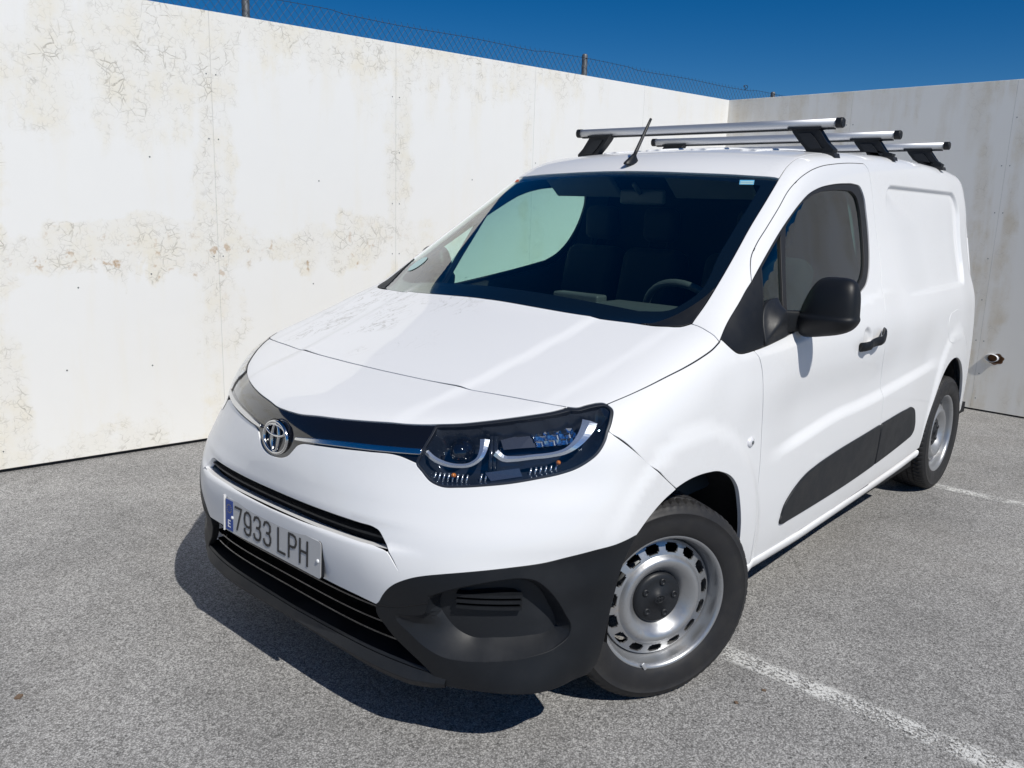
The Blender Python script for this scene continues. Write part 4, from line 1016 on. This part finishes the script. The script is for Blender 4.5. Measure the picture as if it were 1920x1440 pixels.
# ---------------------------------------------------------------- rear end
rp=[(y,z) for y,z in ((0,.42),(.60,.42),(.76,.44),(.785,.60),(.785,.9),(.745,1.2),(.685,1.45),(.625,1.60),(.55,1.67),(.3,1.70),(0,1.705))]
P=proj_chart(np.array(rp),'back')
br=spl(P,.05)
panel('rear_door','back',join(br,spl(np.vstack([br[-1:],br[:1]]),.06)),'paint',VAN,sp=.06,mirror=True)
for s in(1,-1):
    m_=np.array([1,s,1]);A=rearedge*m_
    q=spl(proj_chart(np.array([(.76,.44),(.785,.60),(.785,.9),(.745,1.2),(.685,1.45),(.625,1.60)]),'back'),.04)
    a=spl(rearedge[::-1],.04);k=40
    def rs(Pp): 
        d=np.r_[0,np.cumsum(np.linalg.norm(np.diff(Pp,axis=0),axis=1))];return np.stack([np.interp(np.linspace(0,d[-1],k),d,Pp[:,i]) for i in range(3)],-1)
    A=rs(a);B_=rs(q);
    rows=[A]
    for t in(.25,.5,.75): 
        Mx=A*(1-t)+B_*t;Mx=Mx+np.array([-.02,.012,0])*math.sin(math.pi*t);rows.append(Mx)
    rows.append(B_);V=np.vstack(rows)*m_;Fc=[(r_*k+i,r_*k+i+1,(r_+1)*k+i+1,(r_+1)*k+i) for r_ in range(4) for i in range(k-1)]
    if s<0:Fc=[f_[::-1] for f_ in Fc]
    mesh('rear_corner',V,Fc,'paint',VAN,smooth=True)
    q=np.array([(-3.462,s*.862,.78),(-3.462,s*.858,1.18)]);V,Fc=rbox((.03,.02,.20),.015);mesh('tail_lamp',V+np.array([-3.45,s*.70,.98]),Fc,'red',VAN,smooth=True)
V,Fc=rbox((.05,.66,.09),.04);mesh('rear_bumper',V+np.array([-3.46,0,.44]),Fc,'plastic',VAN,smooth=True)
# ---------------------------------------------------------------- door mirrors
def mirror(s):
    root=empty('door_mirror',(-.56,s*.93,1.12),VAN)
    def put(V): V=np.array(V);V[:,1]*=s;return V-np.array([-.56,s*.93,1.12])
    # housing: stacked rounded sections from bottom to top
    secs=[(1.076,.945,1.030,.018,-.71),(1.081,.915,1.062,.038,-.708),(1.093,.900,1.082,.052,-.706),(1.118,.892,1.094,.062,-.704),(1.140,.890,1.100,.066,-.703),(1.148,.892,1.100,.064,-.703),(1.1545,.897,1.098,.057,-.703),(1.161,.900,1.097,.0585,-.703),
          (1.19,.909,1.096,.058,-.704),(1.22,.920,1.093,.056,-.706),(1.246,.932,1.088,.051,-.708),(1.266,.944,1.080,.042,-.711),(1.279,.958,1.066,.028,-.713),(1.285,.980,1.045,.012,-.715)]
    V=[];n=36
    for z,y0,y1,d,xc in secs:
        for k in range(n):
            a=2*math.pi*k/n;ca,sa=math.cos(a),math.sin(a);e=2/3.2
            V.append((xc+d*(abs(sa)**e)*(1 if sa>0 else -1)*(1.0 if sa>0 else .85),(y0+y1)/2+(y1-y0)/2*(abs(ca)**e)*(1 if ca>0 else -1),z));V[-1]=(V[-1][0],V[-1][1],z+.20*(V[-1][1]-.98)*float(sst(1.15,1.08,np.array(z))))
    m=len(secs);Fc=[(i*n+j,i*n+(j+1)%n,(i+1)*n+(j+1)%n,(i+1)*n+j) for i in range(m-1) for j in range(n)]+[tuple(range(n))[::-1],tuple((m-1)*n+j for j in range(n))]
    if s<0:Fc=[f_[::-1] for f_ in Fc]
    o=mesh('mirror_housing',put(V),Fc,'plastic',root,smooth=True)
    sb=o.modifiers.new('s','SUBSURF');sb.levels=1;sb.render_levels=1
    # glass on the back
    V=[(-.757,y,z) for y,z in((.925,1.120),(1.070,1.125),(1.075,1.19),(1.062,1.245),(.97,1.245),(.945,1.19))];mesh('mirror_glass',put(V),[(0,1,2,3,4,5)],'chrome',root)
    # arm: from the corner of the door to the lower half of the housing
    P=[(-.585,.862,1.126),(-.612,.876,1.126),(-.648,.893,1.126),(-.680,.910,1.125),(-.712,.930,1.125)]
    V=[];hs=[.038,.038,.038,.037,.036];ds=[.050,.048,.046,.046,.046];n=16
    for p,h,d in zip(P,hs,ds):
        for k in range(n):
            a=2*math.pi*k/n;e=.72;ca,sa=math.cos(a),math.sin(a);V.append((p[0]+d*(abs(ca)**e)*(1 if ca>0 else -1),p[1]+d*.25*ca*-1,p[2]+h*(abs(sa)**e)*(1 if sa>0 else -1)))
    Fc=[(i*n+j,i*n+(j+1)%n,(i+1)*n+(j+1)%n,(i+1)*n+j) for i in range(4) for j in range(n)]+[tuple(range(n))[::-1],tuple(4*n+j for j in range(n))]
    if s<0:Fc=[f_[::-1] for f_ in Fc]
    mesh('mirror_arm',put(V),Fc,'plastic',root,smooth=True)
    # sail plate at the foot of the glass
    q=join(spl(sd((-.440,1.066),(-.450,1.125),(-.480,1.170),(-.535,1.196),(-.600,1.202)),.01),spl(sd((-.600,1.202),(-.620,1.15),(-.612,1.083)),.01),spl(sd((-.612,1.083),(-.53,1.073),(-.440,1.066)),.01))
    ob=panel('mirror_foot','side',q,'plastic2',root,sp=.010,off=.004,fl=.016,gap=0,rnd=.006,dfun=lambda q_:.034*sst(0,.055,dist_poly(q_,to_chart(q,'side'))))[0]
    for v in ob.data.vertices:
        v.co.y*=s;v.co-=Vector((-.56,s*.93,1.12))
    if s<0: ob.data.flip_normals()
    # seam between cap and body of the housing
    g=G();P=[]
mirror(1);mirror(-1)
# ---------------------------------------------------------------- roof bars and aerial
def oval(h,d,n=20):
    return [(h*(abs(math.sin(a))**.8)*(1 if math.sin(a)>0 else -1),d*(abs(math.cos(a))**.7)*(1 if math.cos(a)>0 else -1)) for a in np.linspace(0,2*math.pi,n,endpoint=False)]
for bi,(bx,bz) in enumerate(((-1.413,1.868),(-2.118,1.875),(-2.904,1.880))):
    rb=empty('roof_bar',(bx,0,bz),VAN)
    V,Fc=sweep([(0,y,0) for y in(-.668,-.3,0,.3,.668)],oval(.0195,.0215),up=(0,0,1));o=mesh('bar_profile',V,Fc,'alu',rb,smooth=True)
    V,Fc=sweep([(0,-.66,-.0225),(0,.66,-.0225)],[(.003,.010),(.003,-.010),(-.003,-.010),(-.003,.010)],up=(0,0,1));mesh('bar_groove',V,Fc,'rubber',rb)
    for s in(1,-1):
        V,Fc=sweep([(0,s*.668,0),(0,s*.690,0),(0,s*.6945,0)],oval(.0215,.0235),up=(0,0,1));V=V.reshape(3,20,3);V[2,:,0]*=.8;V[2,:,2]*=.8;mesh('end_cap',V.reshape(-1,3),Fc,'plastic',rb,smooth=False)
        f_=empty('foot',(0,0,0),rb)
        zr=float(Top(np.array(bx),np.array(.61)))-bz
        # leaning foot: wide at the bottom outside, narrow at the top inside
        zz=-.018
        yt0,yt1,yb0,yb1=.462,.596,.555,.672
        def pl(x0,x1,Y,Z): 
            V=[(x,s*y,z) for x in(x0,x1) for y,z in zip(Y,Z)];n=len(Y);F_=[tuple(range(n))[::-1],tuple(range(n,2*n))]+[(i,(i+1)%n,n+(i+1)%n,n+i) for i in range(n)];return V,(F_ if s>0 else [q[::-1] for q in F_])
        Y=[.478,.596,.606,.640,.672,.668,.555,.545,.520,.490];Z=[zz,zz,zz-.014,zz-.060,zr+.010,zr-.006,zr+.004,zr+.020,zz-.055,zz-.02]
        V,Fc=pl(-.024,.024,Y,Z);mesh('foot_body',V,Fc,'plastic',f_)
        Y=[.515,.568,.585,.622,.632,.575,.545];Z=[zz-.022,zz-.022,zz-.038,zz-.085,zr+.014,zr+.014,zz-.06]
        V,Fc=pl(.0245,.031,Y,Z);mesh('foot_cover',V,Fc,'plastic2',f_)
        Y=[.462,.610,.606,.470];Z=[zz+.004,zz+.004,zz-.006,zz-.006];V,Fc=pl(-.030,.030,Y,Z);mesh('foot_clamp',V,Fc,'plastic',f_)
        V,Fc=pl(-.028,.028,[.548,.678,.684,.548],[zr+.004,zr-.004,zr-.022,zr-.004]);mesh('foot_pad',V,Fc,'rubber',f_)
# roof: ditch lines and ribs
for s in(1,-1):
    pass
for y0 in(-.36,-.12,.12,.36):
    q=join(spl(tp((-1.25,y0-.035),(-1.27,y0),(-1.25,y0+.035)),.02),spl(tp((-1.25,y0+.035),(-3.2,y0+.035)),.1),spl(tp((-3.2,y0+.035),(-3.22,y0),(-3.2,y0-.035)),.02),spl(tp((-3.2,y0-.035),(-1.25,y0-.035)),.1))
    panel('roof_rib','top',q,'paint',VAN,sp=.05,off=.006,fl=.006,gap=0,rnd=.006)
ae=empty('aerial',(-.905,0,float(Top(np.array(-.905),np.array(0.)))),VAN)
V=[];n=14
for z,rx,ry,xo in((-.004,.052,.020,0),(.004,.050,.019,0),(.016,.038,.014,-.006),(.030,.022,.0095,-.012),(.042,.010,.0065,-.018)):
    for k in range(n): a=2*math.pi*k/n;V.append((xo+rx*math.cos(a),ry*math.sin(a),z))
Fc=[(i*n+j,i*n+(j+1)%n,(i+1)*n+(j+1)%n,(i+1)*n+j) for i in range(4) for j in range(n)]+[tuple(4*n+j for j in range(n))]
mesh('aerial_base',V,Fc,'plastic',ae,smooth=True)
P=[(-.018-.0*t,0,.038) for t in(0,)];P=np.stack([np.linspace(-.018,-.128,9),np.zeros(9),np.linspace(.036,.196,9)],-1);V,Fc=tube(P,np.linspace(.0085,.0058,9),10);mesh('aerial_mast',V,Fc,'rubber',ae,smooth=True)
# ---------------------------------------------------------------- cabin
CAB=empty('cabin_interior',(-1,0,.5),VAN)
def cab(g,name,mat,smooth=False): 
    g.V=[(v[0]+1,v[1],v[2]-.5) for v in g.V];return g.out(name,mat,CAB,smooth)
g=G()
# dashboard swept across
dp=[(-.18,1.085),(-.30,1.110),(-.42,1.110),(-.54,1.090),(-.62,1.035),(-.66,.99),(-.66,.90),(-.60,.80),(-.50,.70),(-.30,.60),(-.10,.60),(-.10,1.05)]
n=len(dp);ys=np.linspace(-.80,.80,25);V=[(x,y,z-.05*abs(y)**3) for y in ys for x,z in dp];g.add(V,[(i*n+j,i*n+(j+1)%n,(i+1)*n+(j+1)%n,(i+1)*n+j) for i in range(24) for j in range(n)]+[tuple(range(n)),tuple(24*n+j for j in range(n))[::-1]])
cab(g,'dashboard','inter',True)
g=G();V,Fc=rbox((.10,.20,.035),.033);g.add(V+np.array([-.50,.38,1.105]),Fc);cab(g,'instrument_hood','inter',True)
g=G();V,Fc=rbox((.035,.115,.045),.01);g.add(V+np.array([-.56,.02,1.105]),Fc);cab(g,'display','inter',True)
g=G();c0=np.array([-.80,.38,1.05]);t=np.linspace(0,2*np.pi,40,endpoint=False);tl=math.radians(28);P=np.stack([c0[0]+.185*np.sin(t)*math.sin(tl),c0[1]+.185*np.cos(t),c0[2]+.185*np.sin(t)*math.cos(tl)],-1);V,Fc=tube(P,.0155,10,False,True);g.add(V,Fc)
g.tube([P[0],c0+[.02,0,0],P[20]],.014,8);g.tube([c0+[.03,0,0],(-.60,.38,.93)],.035,10);g.tube([P[30],c0+[.02,0,0]],.014,8);V,Fc=rbox((.03,.07,.06),.02);g.add(V+c0+[.01,0,0],Fc);cab(g,'steering_wheel','inter',True)
for ys_ in((.38,),(-.16,),(-.52,)):
    y=ys_[0];w_=.25 if y>0 else .17
    g=G();V,Fc=rbox((.25,w_,.09),.06);g.add(V+np.array([-1.05,y,.66]),Fc)
    V,Fc=rbox((.075,w_,.33),.06);a=math.radians(14);Rm=np.array([[math.cos(a),0,-math.sin(a)],[0,1,0],[math.sin(a),0,math.cos(a)]]);g.add(V@Rm.T+np.array([-1.33,y,.98]),Fc)
    V,Fc=rbox((.045,min(w_*.55,.13),.085),.04);g.add(V+np.array([-1.43,y,1.42]),Fc)
    for dy in(-.05,.05): g.tube([(-1.40,y+dy,1.28),(-1.43,y+dy,1.38)],.006,6)
    cab(g,'seat','seat',True)
# bulkhead, headliner, floor, inner trims
g=G();yb=[(-.86,.35),(.86,.35),(.875,.9),(.84,1.15),(.73,1.5),(.66,1.66),(.5,1.71),(-.5,1.71),(-.66,1.66),(-.73,1.5),(-.84,1.15),(-.875,.9)];g.add([(-1.72,y,z) for y,z in yb],[tuple(range(12))]);cab(g,'bulkhead','seat')
g=G();g.box((-.75,0,.36),(.85,.84,.02));cab(g,'cab_floor','inter')
hdl=join(spl(tp((-.90,0),(-.93,.40),(-.985,.60)),.05),spl(tp((-.985,.60),(-1.72,.60)),.08),spl(tp((-1.72,.60),(-1.72,0)),.08))
hdl=join(hdl,mir(hdl)[::-1]);panel('headliner','top',hdl,'head',CAB,sp=.06,off=-.035,fl=0,gap=0)
for o in [c for c in CAB.children if c.name.startswith('headliner')]: o.matrix_local=Matrix.Translation((1,0,-.5))
def lining(name,outline,holes,mat,off,chart='diag',gap=.004):
    for o in panel(name,chart,outline,mat,CAB,holes=holes,sp=.05,off=off,fl=0,gap=gap,mirror=True): o.matrix_local=Matrix.Translation((1,0,-.5))
lining('door_trim',join(doorrear,doorbot,doorfr,belt[::-1]) if 0 else door,[], 'inter',-.030,gap=-.004)
pil=join(spl(sd((-.21,1.12),(-.461,1.285),(-.70,1.43),(-.92,1.56),(-1.06,1.61),(-1.35,1.66)),.04),spl(tp((-1.35,.62),(-1.0,.655),(-.924,.664)),.04),spl(tp((-.924,.664),(-.78,.686),(-.637,.705),(-.355,.750),(-.19,.768)),.04))
lining('pillar_trim',pil,[], 'intgrey',-.016,gap=-.006)
lining('post_trim',join(spl(sd((-1.53,1.70),(-1.53,1.2)),.06),spl(sd((-1.53,1.2),(-1.80,1.2)),.06),spl(sd((-1.80,1.2),(-1.80,1.70)),.06),spl(sd((-1.80,1.70),(-1.53,1.70)),.06)),[], 'intgrey',-.045,'side',0)
lining('wing_lining',join(spl(sd((-.178,1.08),(-.30,1.04),(-.44,1.03)),.05),spl(sd((-.44,1.03),(-.44,.30)),.06),spl(sd((-.44,.30),(-.34,.30)),.06),spl(sd((-.34,.30),(-.30,.6),(-.12,.72),(-.10,1.0)),.06)),[], 'dark',-.02,'side',0)
g=G();V,Fc=rbox((.014,.115,.032),.013);g.add(V+np.array([-1.005,0,1.545]),Fc);g.tube([(-.985,0,1.56),(-.93,0,1.60)],.010,8);cab(g,'rear_view_mirror','inter',True)
for y in(-.33,.33):
    g=G();V,Fc=rbox((.012,.19,.075),.011);a=math.radians(-52);Rm=np.array([[math.cos(a),0,-math.sin(a)],[0,1,0],[math.sin(a),0,math.cos(a)]]);g.add(V@Rm.T+np.array([-1.00,y,1.595]),Fc);cab(g,'sun_visor','intgrey',True)
# stickers inside the windscreen
def wsp(q,off=-.006): P=tp(*q);return P+grad(P)*off
P=wsp([(-.856,.538),(-.873,.590),(-.846,.602),(-.829,.551)],.0005);mesh('windscreen_sticker',P,[(0,1,2,3)],'stb',WS)
for k,t in enumerate((.25,.6)):
    A=wsp([(-.854+.026*t,.544+.012*t),(-.871+.026*t,.588+.012*t)],.0011);B_=wsp([(-.854+.026*t+.006,.546+.012*t),(-.871+.026*t+.006,.590+.012*t)],.0011);mesh('sticker_print',[A[0],A[1],B_[1],B_[0]],[(0,1,2,3)],'stg',WS)
t=np.linspace(0,2*np.pi,20,endpoint=False);P=wsp([(-.275+.045*math.cos(a),-.655+.038*math.sin(a)) for a in t],.0005);mesh('windscreen_sticker',P,[tuple(range(20))],'stg',WS)
P=wsp([(-.868,-.640),(-.90,-.652),(-.885,-.625),(-.862,-.605)],.0005);mesh('windscreen_sticker',P,[(0,1,2,3)],'str',WS)
# near-black strips that paint in the shade of the panel gaps
def onsurf(P):
    P=np.array(P,float)
    for _ in range(3):
        e=1e-3;Gd=np.stack([(f(P+e*v)-f(P-e*v))/(2*e) for v in np.eye(3)],-1);P=P-Gd*(f(P)/((Gd**2).sum(-1)+1e-9))[:,None]
    return P
def gapstrip(curve,w_=.005,d=.0024,both=True):
    P=onsurf(spl(np.array(curve)[::1],.012));Nn=grad(P);T=np.gradient(P,axis=0);T/=np.linalg.norm(T,axis=1,keepdims=True)+1e-12;Bv=np.cross(Nn,T)
    V=np.vstack([P+Bv*w_-Nn*d,P-Bv*w_-Nn*d]);n=len(P);Fc=[(i,i+1,n+i+1,n+i) for i in range(n-1)]
    mesh('gap_shade',V,Fc,'dark',VAN)
    if both: mesh('gap_shade',mir(V),[f_[::-1] for f_ in Fc],'dark',VAN)
for c_ in(hoodside,cowlgap,fendgap,doorfr,doorrear,doortop,doorbot,dlofront): gapstrip(c_)
gapstrip(symc(hoodgapC),.006,.0028,False)
SH=to_chart(join(hoodgapC,hltopT,hlcor,hoodside,cowlgap,wsbotC),'top')
print('van done')

# ---------------------------------------------------------------- ground
g=G();g.add([(-120,-120,0),(120,-120,0),(120,120,0),(-120,120,0)],[(0,1,2,3)]);g.out('ground','asphalt',None,kind='structure')
def line(P0,P1,w_):
    P0=np.array(P0,float);P1=np.array(P1,float);t=(P1-P0)/np.linalg.norm(P1-P0);n=np.array([-t[1],t[0]])*w_/2;n_=12
    V=[];Fc=[]
    for i in range(n_+1):
        c=P0+(P1-P0)*i/n_;V+=[(c[0]-n[0],c[1]-n[1],.004),(c[0]+n[0],c[1]+n[1],.004)]
    Fc=[(2*i,2*i+1,2*i+3,2*i+2) for i in range(n_)]
    me=bpy.data.meshes.new('parking_line');me.from_pydata(V,[],Fc);uv=me.uv_layers.new(name='UVMap')
    for p in me.polygons:
        for li in p.loop_indices:
            vi=me.loops[li].vertex_index;uv.data[li].uv=((vi//2)/n_,float(vi%2))
    o=link('parking_line',me,'road');o['kind']='structure';return o
line((-.33,-1.9),(-.285,3.6),.13);line((-2.83,-2.2),(-2.87,3.2),.12)
# thin pale scrape and two loose stones on the tarmac
g=G();P=[(.931,-.57),(.945,-.50),(.957,-.42),(.975,-.32),(.985,-.24),(1.002,-.144)];
for i in range(5):
    a=np.array(P[i]);b=np.array(P[i+1]);t=(b-a)/np.linalg.norm(b-a);n=np.array([-t[1],t[0]])*.0022;g.add([(*(a-n),.0045+.0001*i),(*(a+n),.0045+.0001*i),(*(b+n),.0045+.0001*i),(*(b-n),.0045+.0001*i)],[(0,1,2,3)])
o=g.out('chalk_scratch','road',None,kind='structure')
def stone(x,y,r,lab):
    V,Fc=rbox((r,r*.8,r*.35),r*.3);V=V*(1+.18*np.random.rand(len(V),1));o=mesh('stone',V,Fc,'stone');o.location=(x,y,r*.3);o.rotation_euler=(0,0,random.random()*6);o['label']=lab;o['category']='stone'
stone(-.182,1.123,.006,'small brown stone on the tarmac just above the worn parking line');stone(-.056,1.092,.006,'flat brown stone on the tarmac below the front wheel');stone(1.466,-.471,.010,'small rusty brown stone on open tarmac at the left edge of the photo')
# ---------------------------------------------------------------- walls
KX,KY=-5.28956,-1.95279
DL=(-.990962,.134141);DR=(-.043516,-.999053)
def wallframe(name,dx,dy,nx,ny,label):
    # local x runs from the corner along the wall, local y points out of the yard, z up
    o=empty(name,(KX,KY,0),label=label,category='wall')
    o.matrix_world=Matrix(((dx,nx,0,KX),(dy,ny,0,KY),(0,0,1,0),(0,0,0,1)));return o
WL=wallframe('boundary_wall',-DL[0],-DL[1],-DL[1]*1.0,DL[0]*1.0,'long sunlit white wall of large panels with cracked peeling paint, left of the van')
WR=wallframe('boundary_wall',-DR[0],-DR[1],DR[1]*1.0,-DR[0]*1.0,'shaded grey wall with a rusty hole behind the back of the van')
def bev_panel(u0,u1,z0,z1,y0,th,mat,parent,hole=None,name='wall_panel'):
    b=.0014;V=[];
    ring=lambda ins,y:[(u0+ins,y,z0+ins),(u1-ins,y,z0+ins),(u1-ins,y,z1-ins),(u0+ins,y,z1-ins)]
    if hole is None:
        V=ring(b,y0)+ring(0,y0+b)+ring(0,y0+th);Fc=[(0,1,2,3)]+[(i,4+i,4+(i+1)%4,(i+1)%4)[::1] for i in range(4)]+[(4+i,8+i,8+(i+1)%4,4+(i+1)%4) for i in range(4)]
        return mesh(name,V,Fc,mat,parent)
    # panel with an oval hole
    hu,hz,ru,rz=hole;n=24;t=[2*math.pi*k/n for k in range(n)];H=[(hu+ru*math.cos(a),hz+rz*math.sin(a)) for a in t]
    sq=[(u0+b,z0+b),(u1-b,z0+b),(u1-b,z1-b),(u0+b,z1-b)];pts=sq+H;ed=[(i,(i+1)%4) for i in range(4)]+[(4+i,4+(i+1)%n) for i in range(n)]
    vo,_,fo_,_,_,_=geometry.delaunay_2d_cdt([Vector(p) for p in pts],ed,[],0,1e-7);V2=np.array([tuple(v) for v in vo]);F2=[tuple(f_) for f_ in fo_];cc=V2[np.array(F2)].mean(1);ins=pip(cc,np.array(H));F2=[f_ for f_,k in zip(F2,ins) if not k]
    V=[(p[0],y0,p[1]) for p in V2];k0=len(V);V+=ring(0,y0+b)+ring(0,y0+th)+[(p[0],y0+th,p[1]) for p in V2[4:]]
    Fc=[f_ for f_ in F2]+[(i,k0+i,k0+(i+1)%4,(i+1)%4) for i in range(4)]+[(k0+i,k0+4+i,k0+4+(i+1)%4,k0+(i+1)%4) for i in range(4)]+[(4+i,4+(i+1)%n,k0+8+(i+1)%n,k0+8+i) for i in range(n)]
    return mesh(name,V,Fc,mat,parent)
HW=2.522
# y local: for both walls the yard side is negative or positive? (front faces the yard)
eL=[0.0]+list(SEAMS_L)+[8.66,9.92,11.18]
for a,b in zip(eL[:-1],eL[1:]): bev_panel(a+.0009,b-.0009,.022,HW,0,.03,'wl',WL)
eR=[-.03]+list(SEAMS_R)+[6.14,7.38]
for i,(a,b) in enumerate(zip(eR[:-1],eR[1:])):
    bev_panel(a+.0009,b-.0009,.014,HW,0,.03,'wr',WR,hole=(2.545,.432,.058,.038) if i==2 else None)
for par,L,m_ in((WL,11.2,'joint'),(WR,7.4,'joint')):
    g=G();g.add([(-.02,.032,-.05),(L,.032,-.05),(L,.032,HW-.01),(-.02,.032,HW-.01),(-.02,.20,-.05),(L,.20,-.05),(L,.20,HW-.012),(-.02,.20,HW-.012)],[(0,1,2,3),(7,6,5,4),(3,2,6,7),(1,5,6,2),(0,3,7,4)]);g.out('wall_core',m_,par)
    g=G()
    for s_ in (SEAMS_L if par is WL else SEAMS_R): g.add([(s_-.0016,.0022,.03),(s_+.0016,.0022,.03),(s_+.0016,.0022,HW-.002),(s_-.0016,.0022,HW-.002)],[(0,1,2,3)])
    g.out('joint_sealant','sealant',par,kind='stuff')
def screws(par,seams,zs,extra):
    g=G()
    for s_ in seams:
        for z in zs:
            for d in(-.028,.028):
                if random.random()<.3: continue
                g.add([(s_+d+.0045*math.cos(a),-.0012,z+.0045*math.sin(a)) for a in np.linspace(0,2*np.pi,7)[:-1]],[tuple(range(6))])
    for u_,z in extra: g.add([(u_+.0050*math.cos(a),-.0012,z+.0050*math.sin(a)) for a in np.linspace(0,2*np.pi,7)[:-1]],[tuple(range(6))])
    g.out('screw_heads','steel',par,kind='stuff')
screws(WL,SEAMS_L,(.12,.46,.80,1.14,1.48,1.82,2.18),[(u_+random.uniform(-.06,.06),z+random.uniform(-.05,.05)) for u_ in(4.3,5.3,5.75,3.05,1.8,.6) for z in(.55,1.0,1.65) if random.random()<.7])
screws(WR,SEAMS_R,(.10,.30,.56,.88,1.2,1.55,1.9,2.25),[])
# rusty pipe stub in the hole of the grey wall
g=G();
V,Fc=lathe([(.036,-.012),(.040,-.012),(.041,.06),(.036,.06)],24);g.add(np.stack([V[:,0]*1.25+2.520,V[:,1]-.006,V[:,2]*.8+.436],-1),Fc);g.out('pipe_stub','whitep',WR,smooth=True)
g=G()
t=np.linspace(-2.2,1.5,22);rr=.008+.004*np.sin(t*7)
g.add([(2.545+.056*math.cos(a),-.0008,.432+.036*math.sin(a)) for a in t]+[(2.545+(.056+r_)*math.cos(a),-.0016,.432+(.036+r_)*math.sin(a)) for a,r_ in zip(t,rr)],[(i,i+1,22+i+1,22+i) for i in range(21)]);g.out('rust_rim','rust',WR)
g=G();g.add([(2.43,.025,.38),(2.66,.025,.38),(2.66,.025,.48),(2.43,.025,.48)],[(0,1,2,3)]);g.out('rusty_backing','rust',WR)
# ---------------------------------------------------------------- chain-link fence behind the long wall
FO=.30
FE=empty('chain_link_fence',label='chain-link fence on grey steel posts showing above the white wall',category='fence')
FE.matrix_world=WL.matrix_world.copy()
for u_,top_ in((-4.1,2.74),(-1.15,2.74),(1.625,2.752),(4.57,2.75),(7.5,2.75)):
    V,Fc=lathe([(0,0.012),(.016,.010),(.0225,.002),(.024,-.004),(.024,-2.75)],20);V=np.stack([V[:,0]+u_,V[:,2]+FO,V[:,1]+top_-.01],-1);mesh('fence_post',V,[f_ for f_ in Fc],'steel',FE,smooth=True)
g=G();P=[(u_,FO-.026,2.712+.004*math.sin(u_*5)-(.012 if abs(((u_-1.6)%2.95)-1.47)<.9 else 0)) for u_ in np.arange(-5,9,.1)];g.tube(P,.0017,5);g.out('top_wire','wire',FE,smooth=True)
g=G();pw=.052;z0=2.05;z1=2.700
k=0
for u0 in np.arange(-5.6,8.8,pw):
    # each wire zigzags down; drawn as straight diagonals with a small knuckle at the top
    for sg in(1,-1):
        zt=z1+(.006 if sg>0 else 0);L=(zt-z0);P=[(u0,FO-.026+.0022*sg,zt),(u0+sg*L*.80,FO-.026+.0022*sg,z0)]
        if -5.2<P[1][0]<9.2: g.tube(P,.00115,3,False)
    g.tube([(u0-.004,FO-.026,z1+.000),(u0+.004,FO-.023,z1+.016),(u0+.009,FO-.028,z1+.022)],.0012,3,False)
g.out('wire_mesh','wire',FE,kind='stuff')
t=np.linspace(0,4.5*math.pi,40);g=G();g.tube([(-.62+.028*math.cos(a)*(1-.01*i),FO-.03+.01*math.sin(i*.7),2.725+.022*math.sin(a)) for i,a in enumerate(t)],.0022,5);g.out('wire_tangle','wire',FE,smooth=True)
# paint splash at the foot of the wall
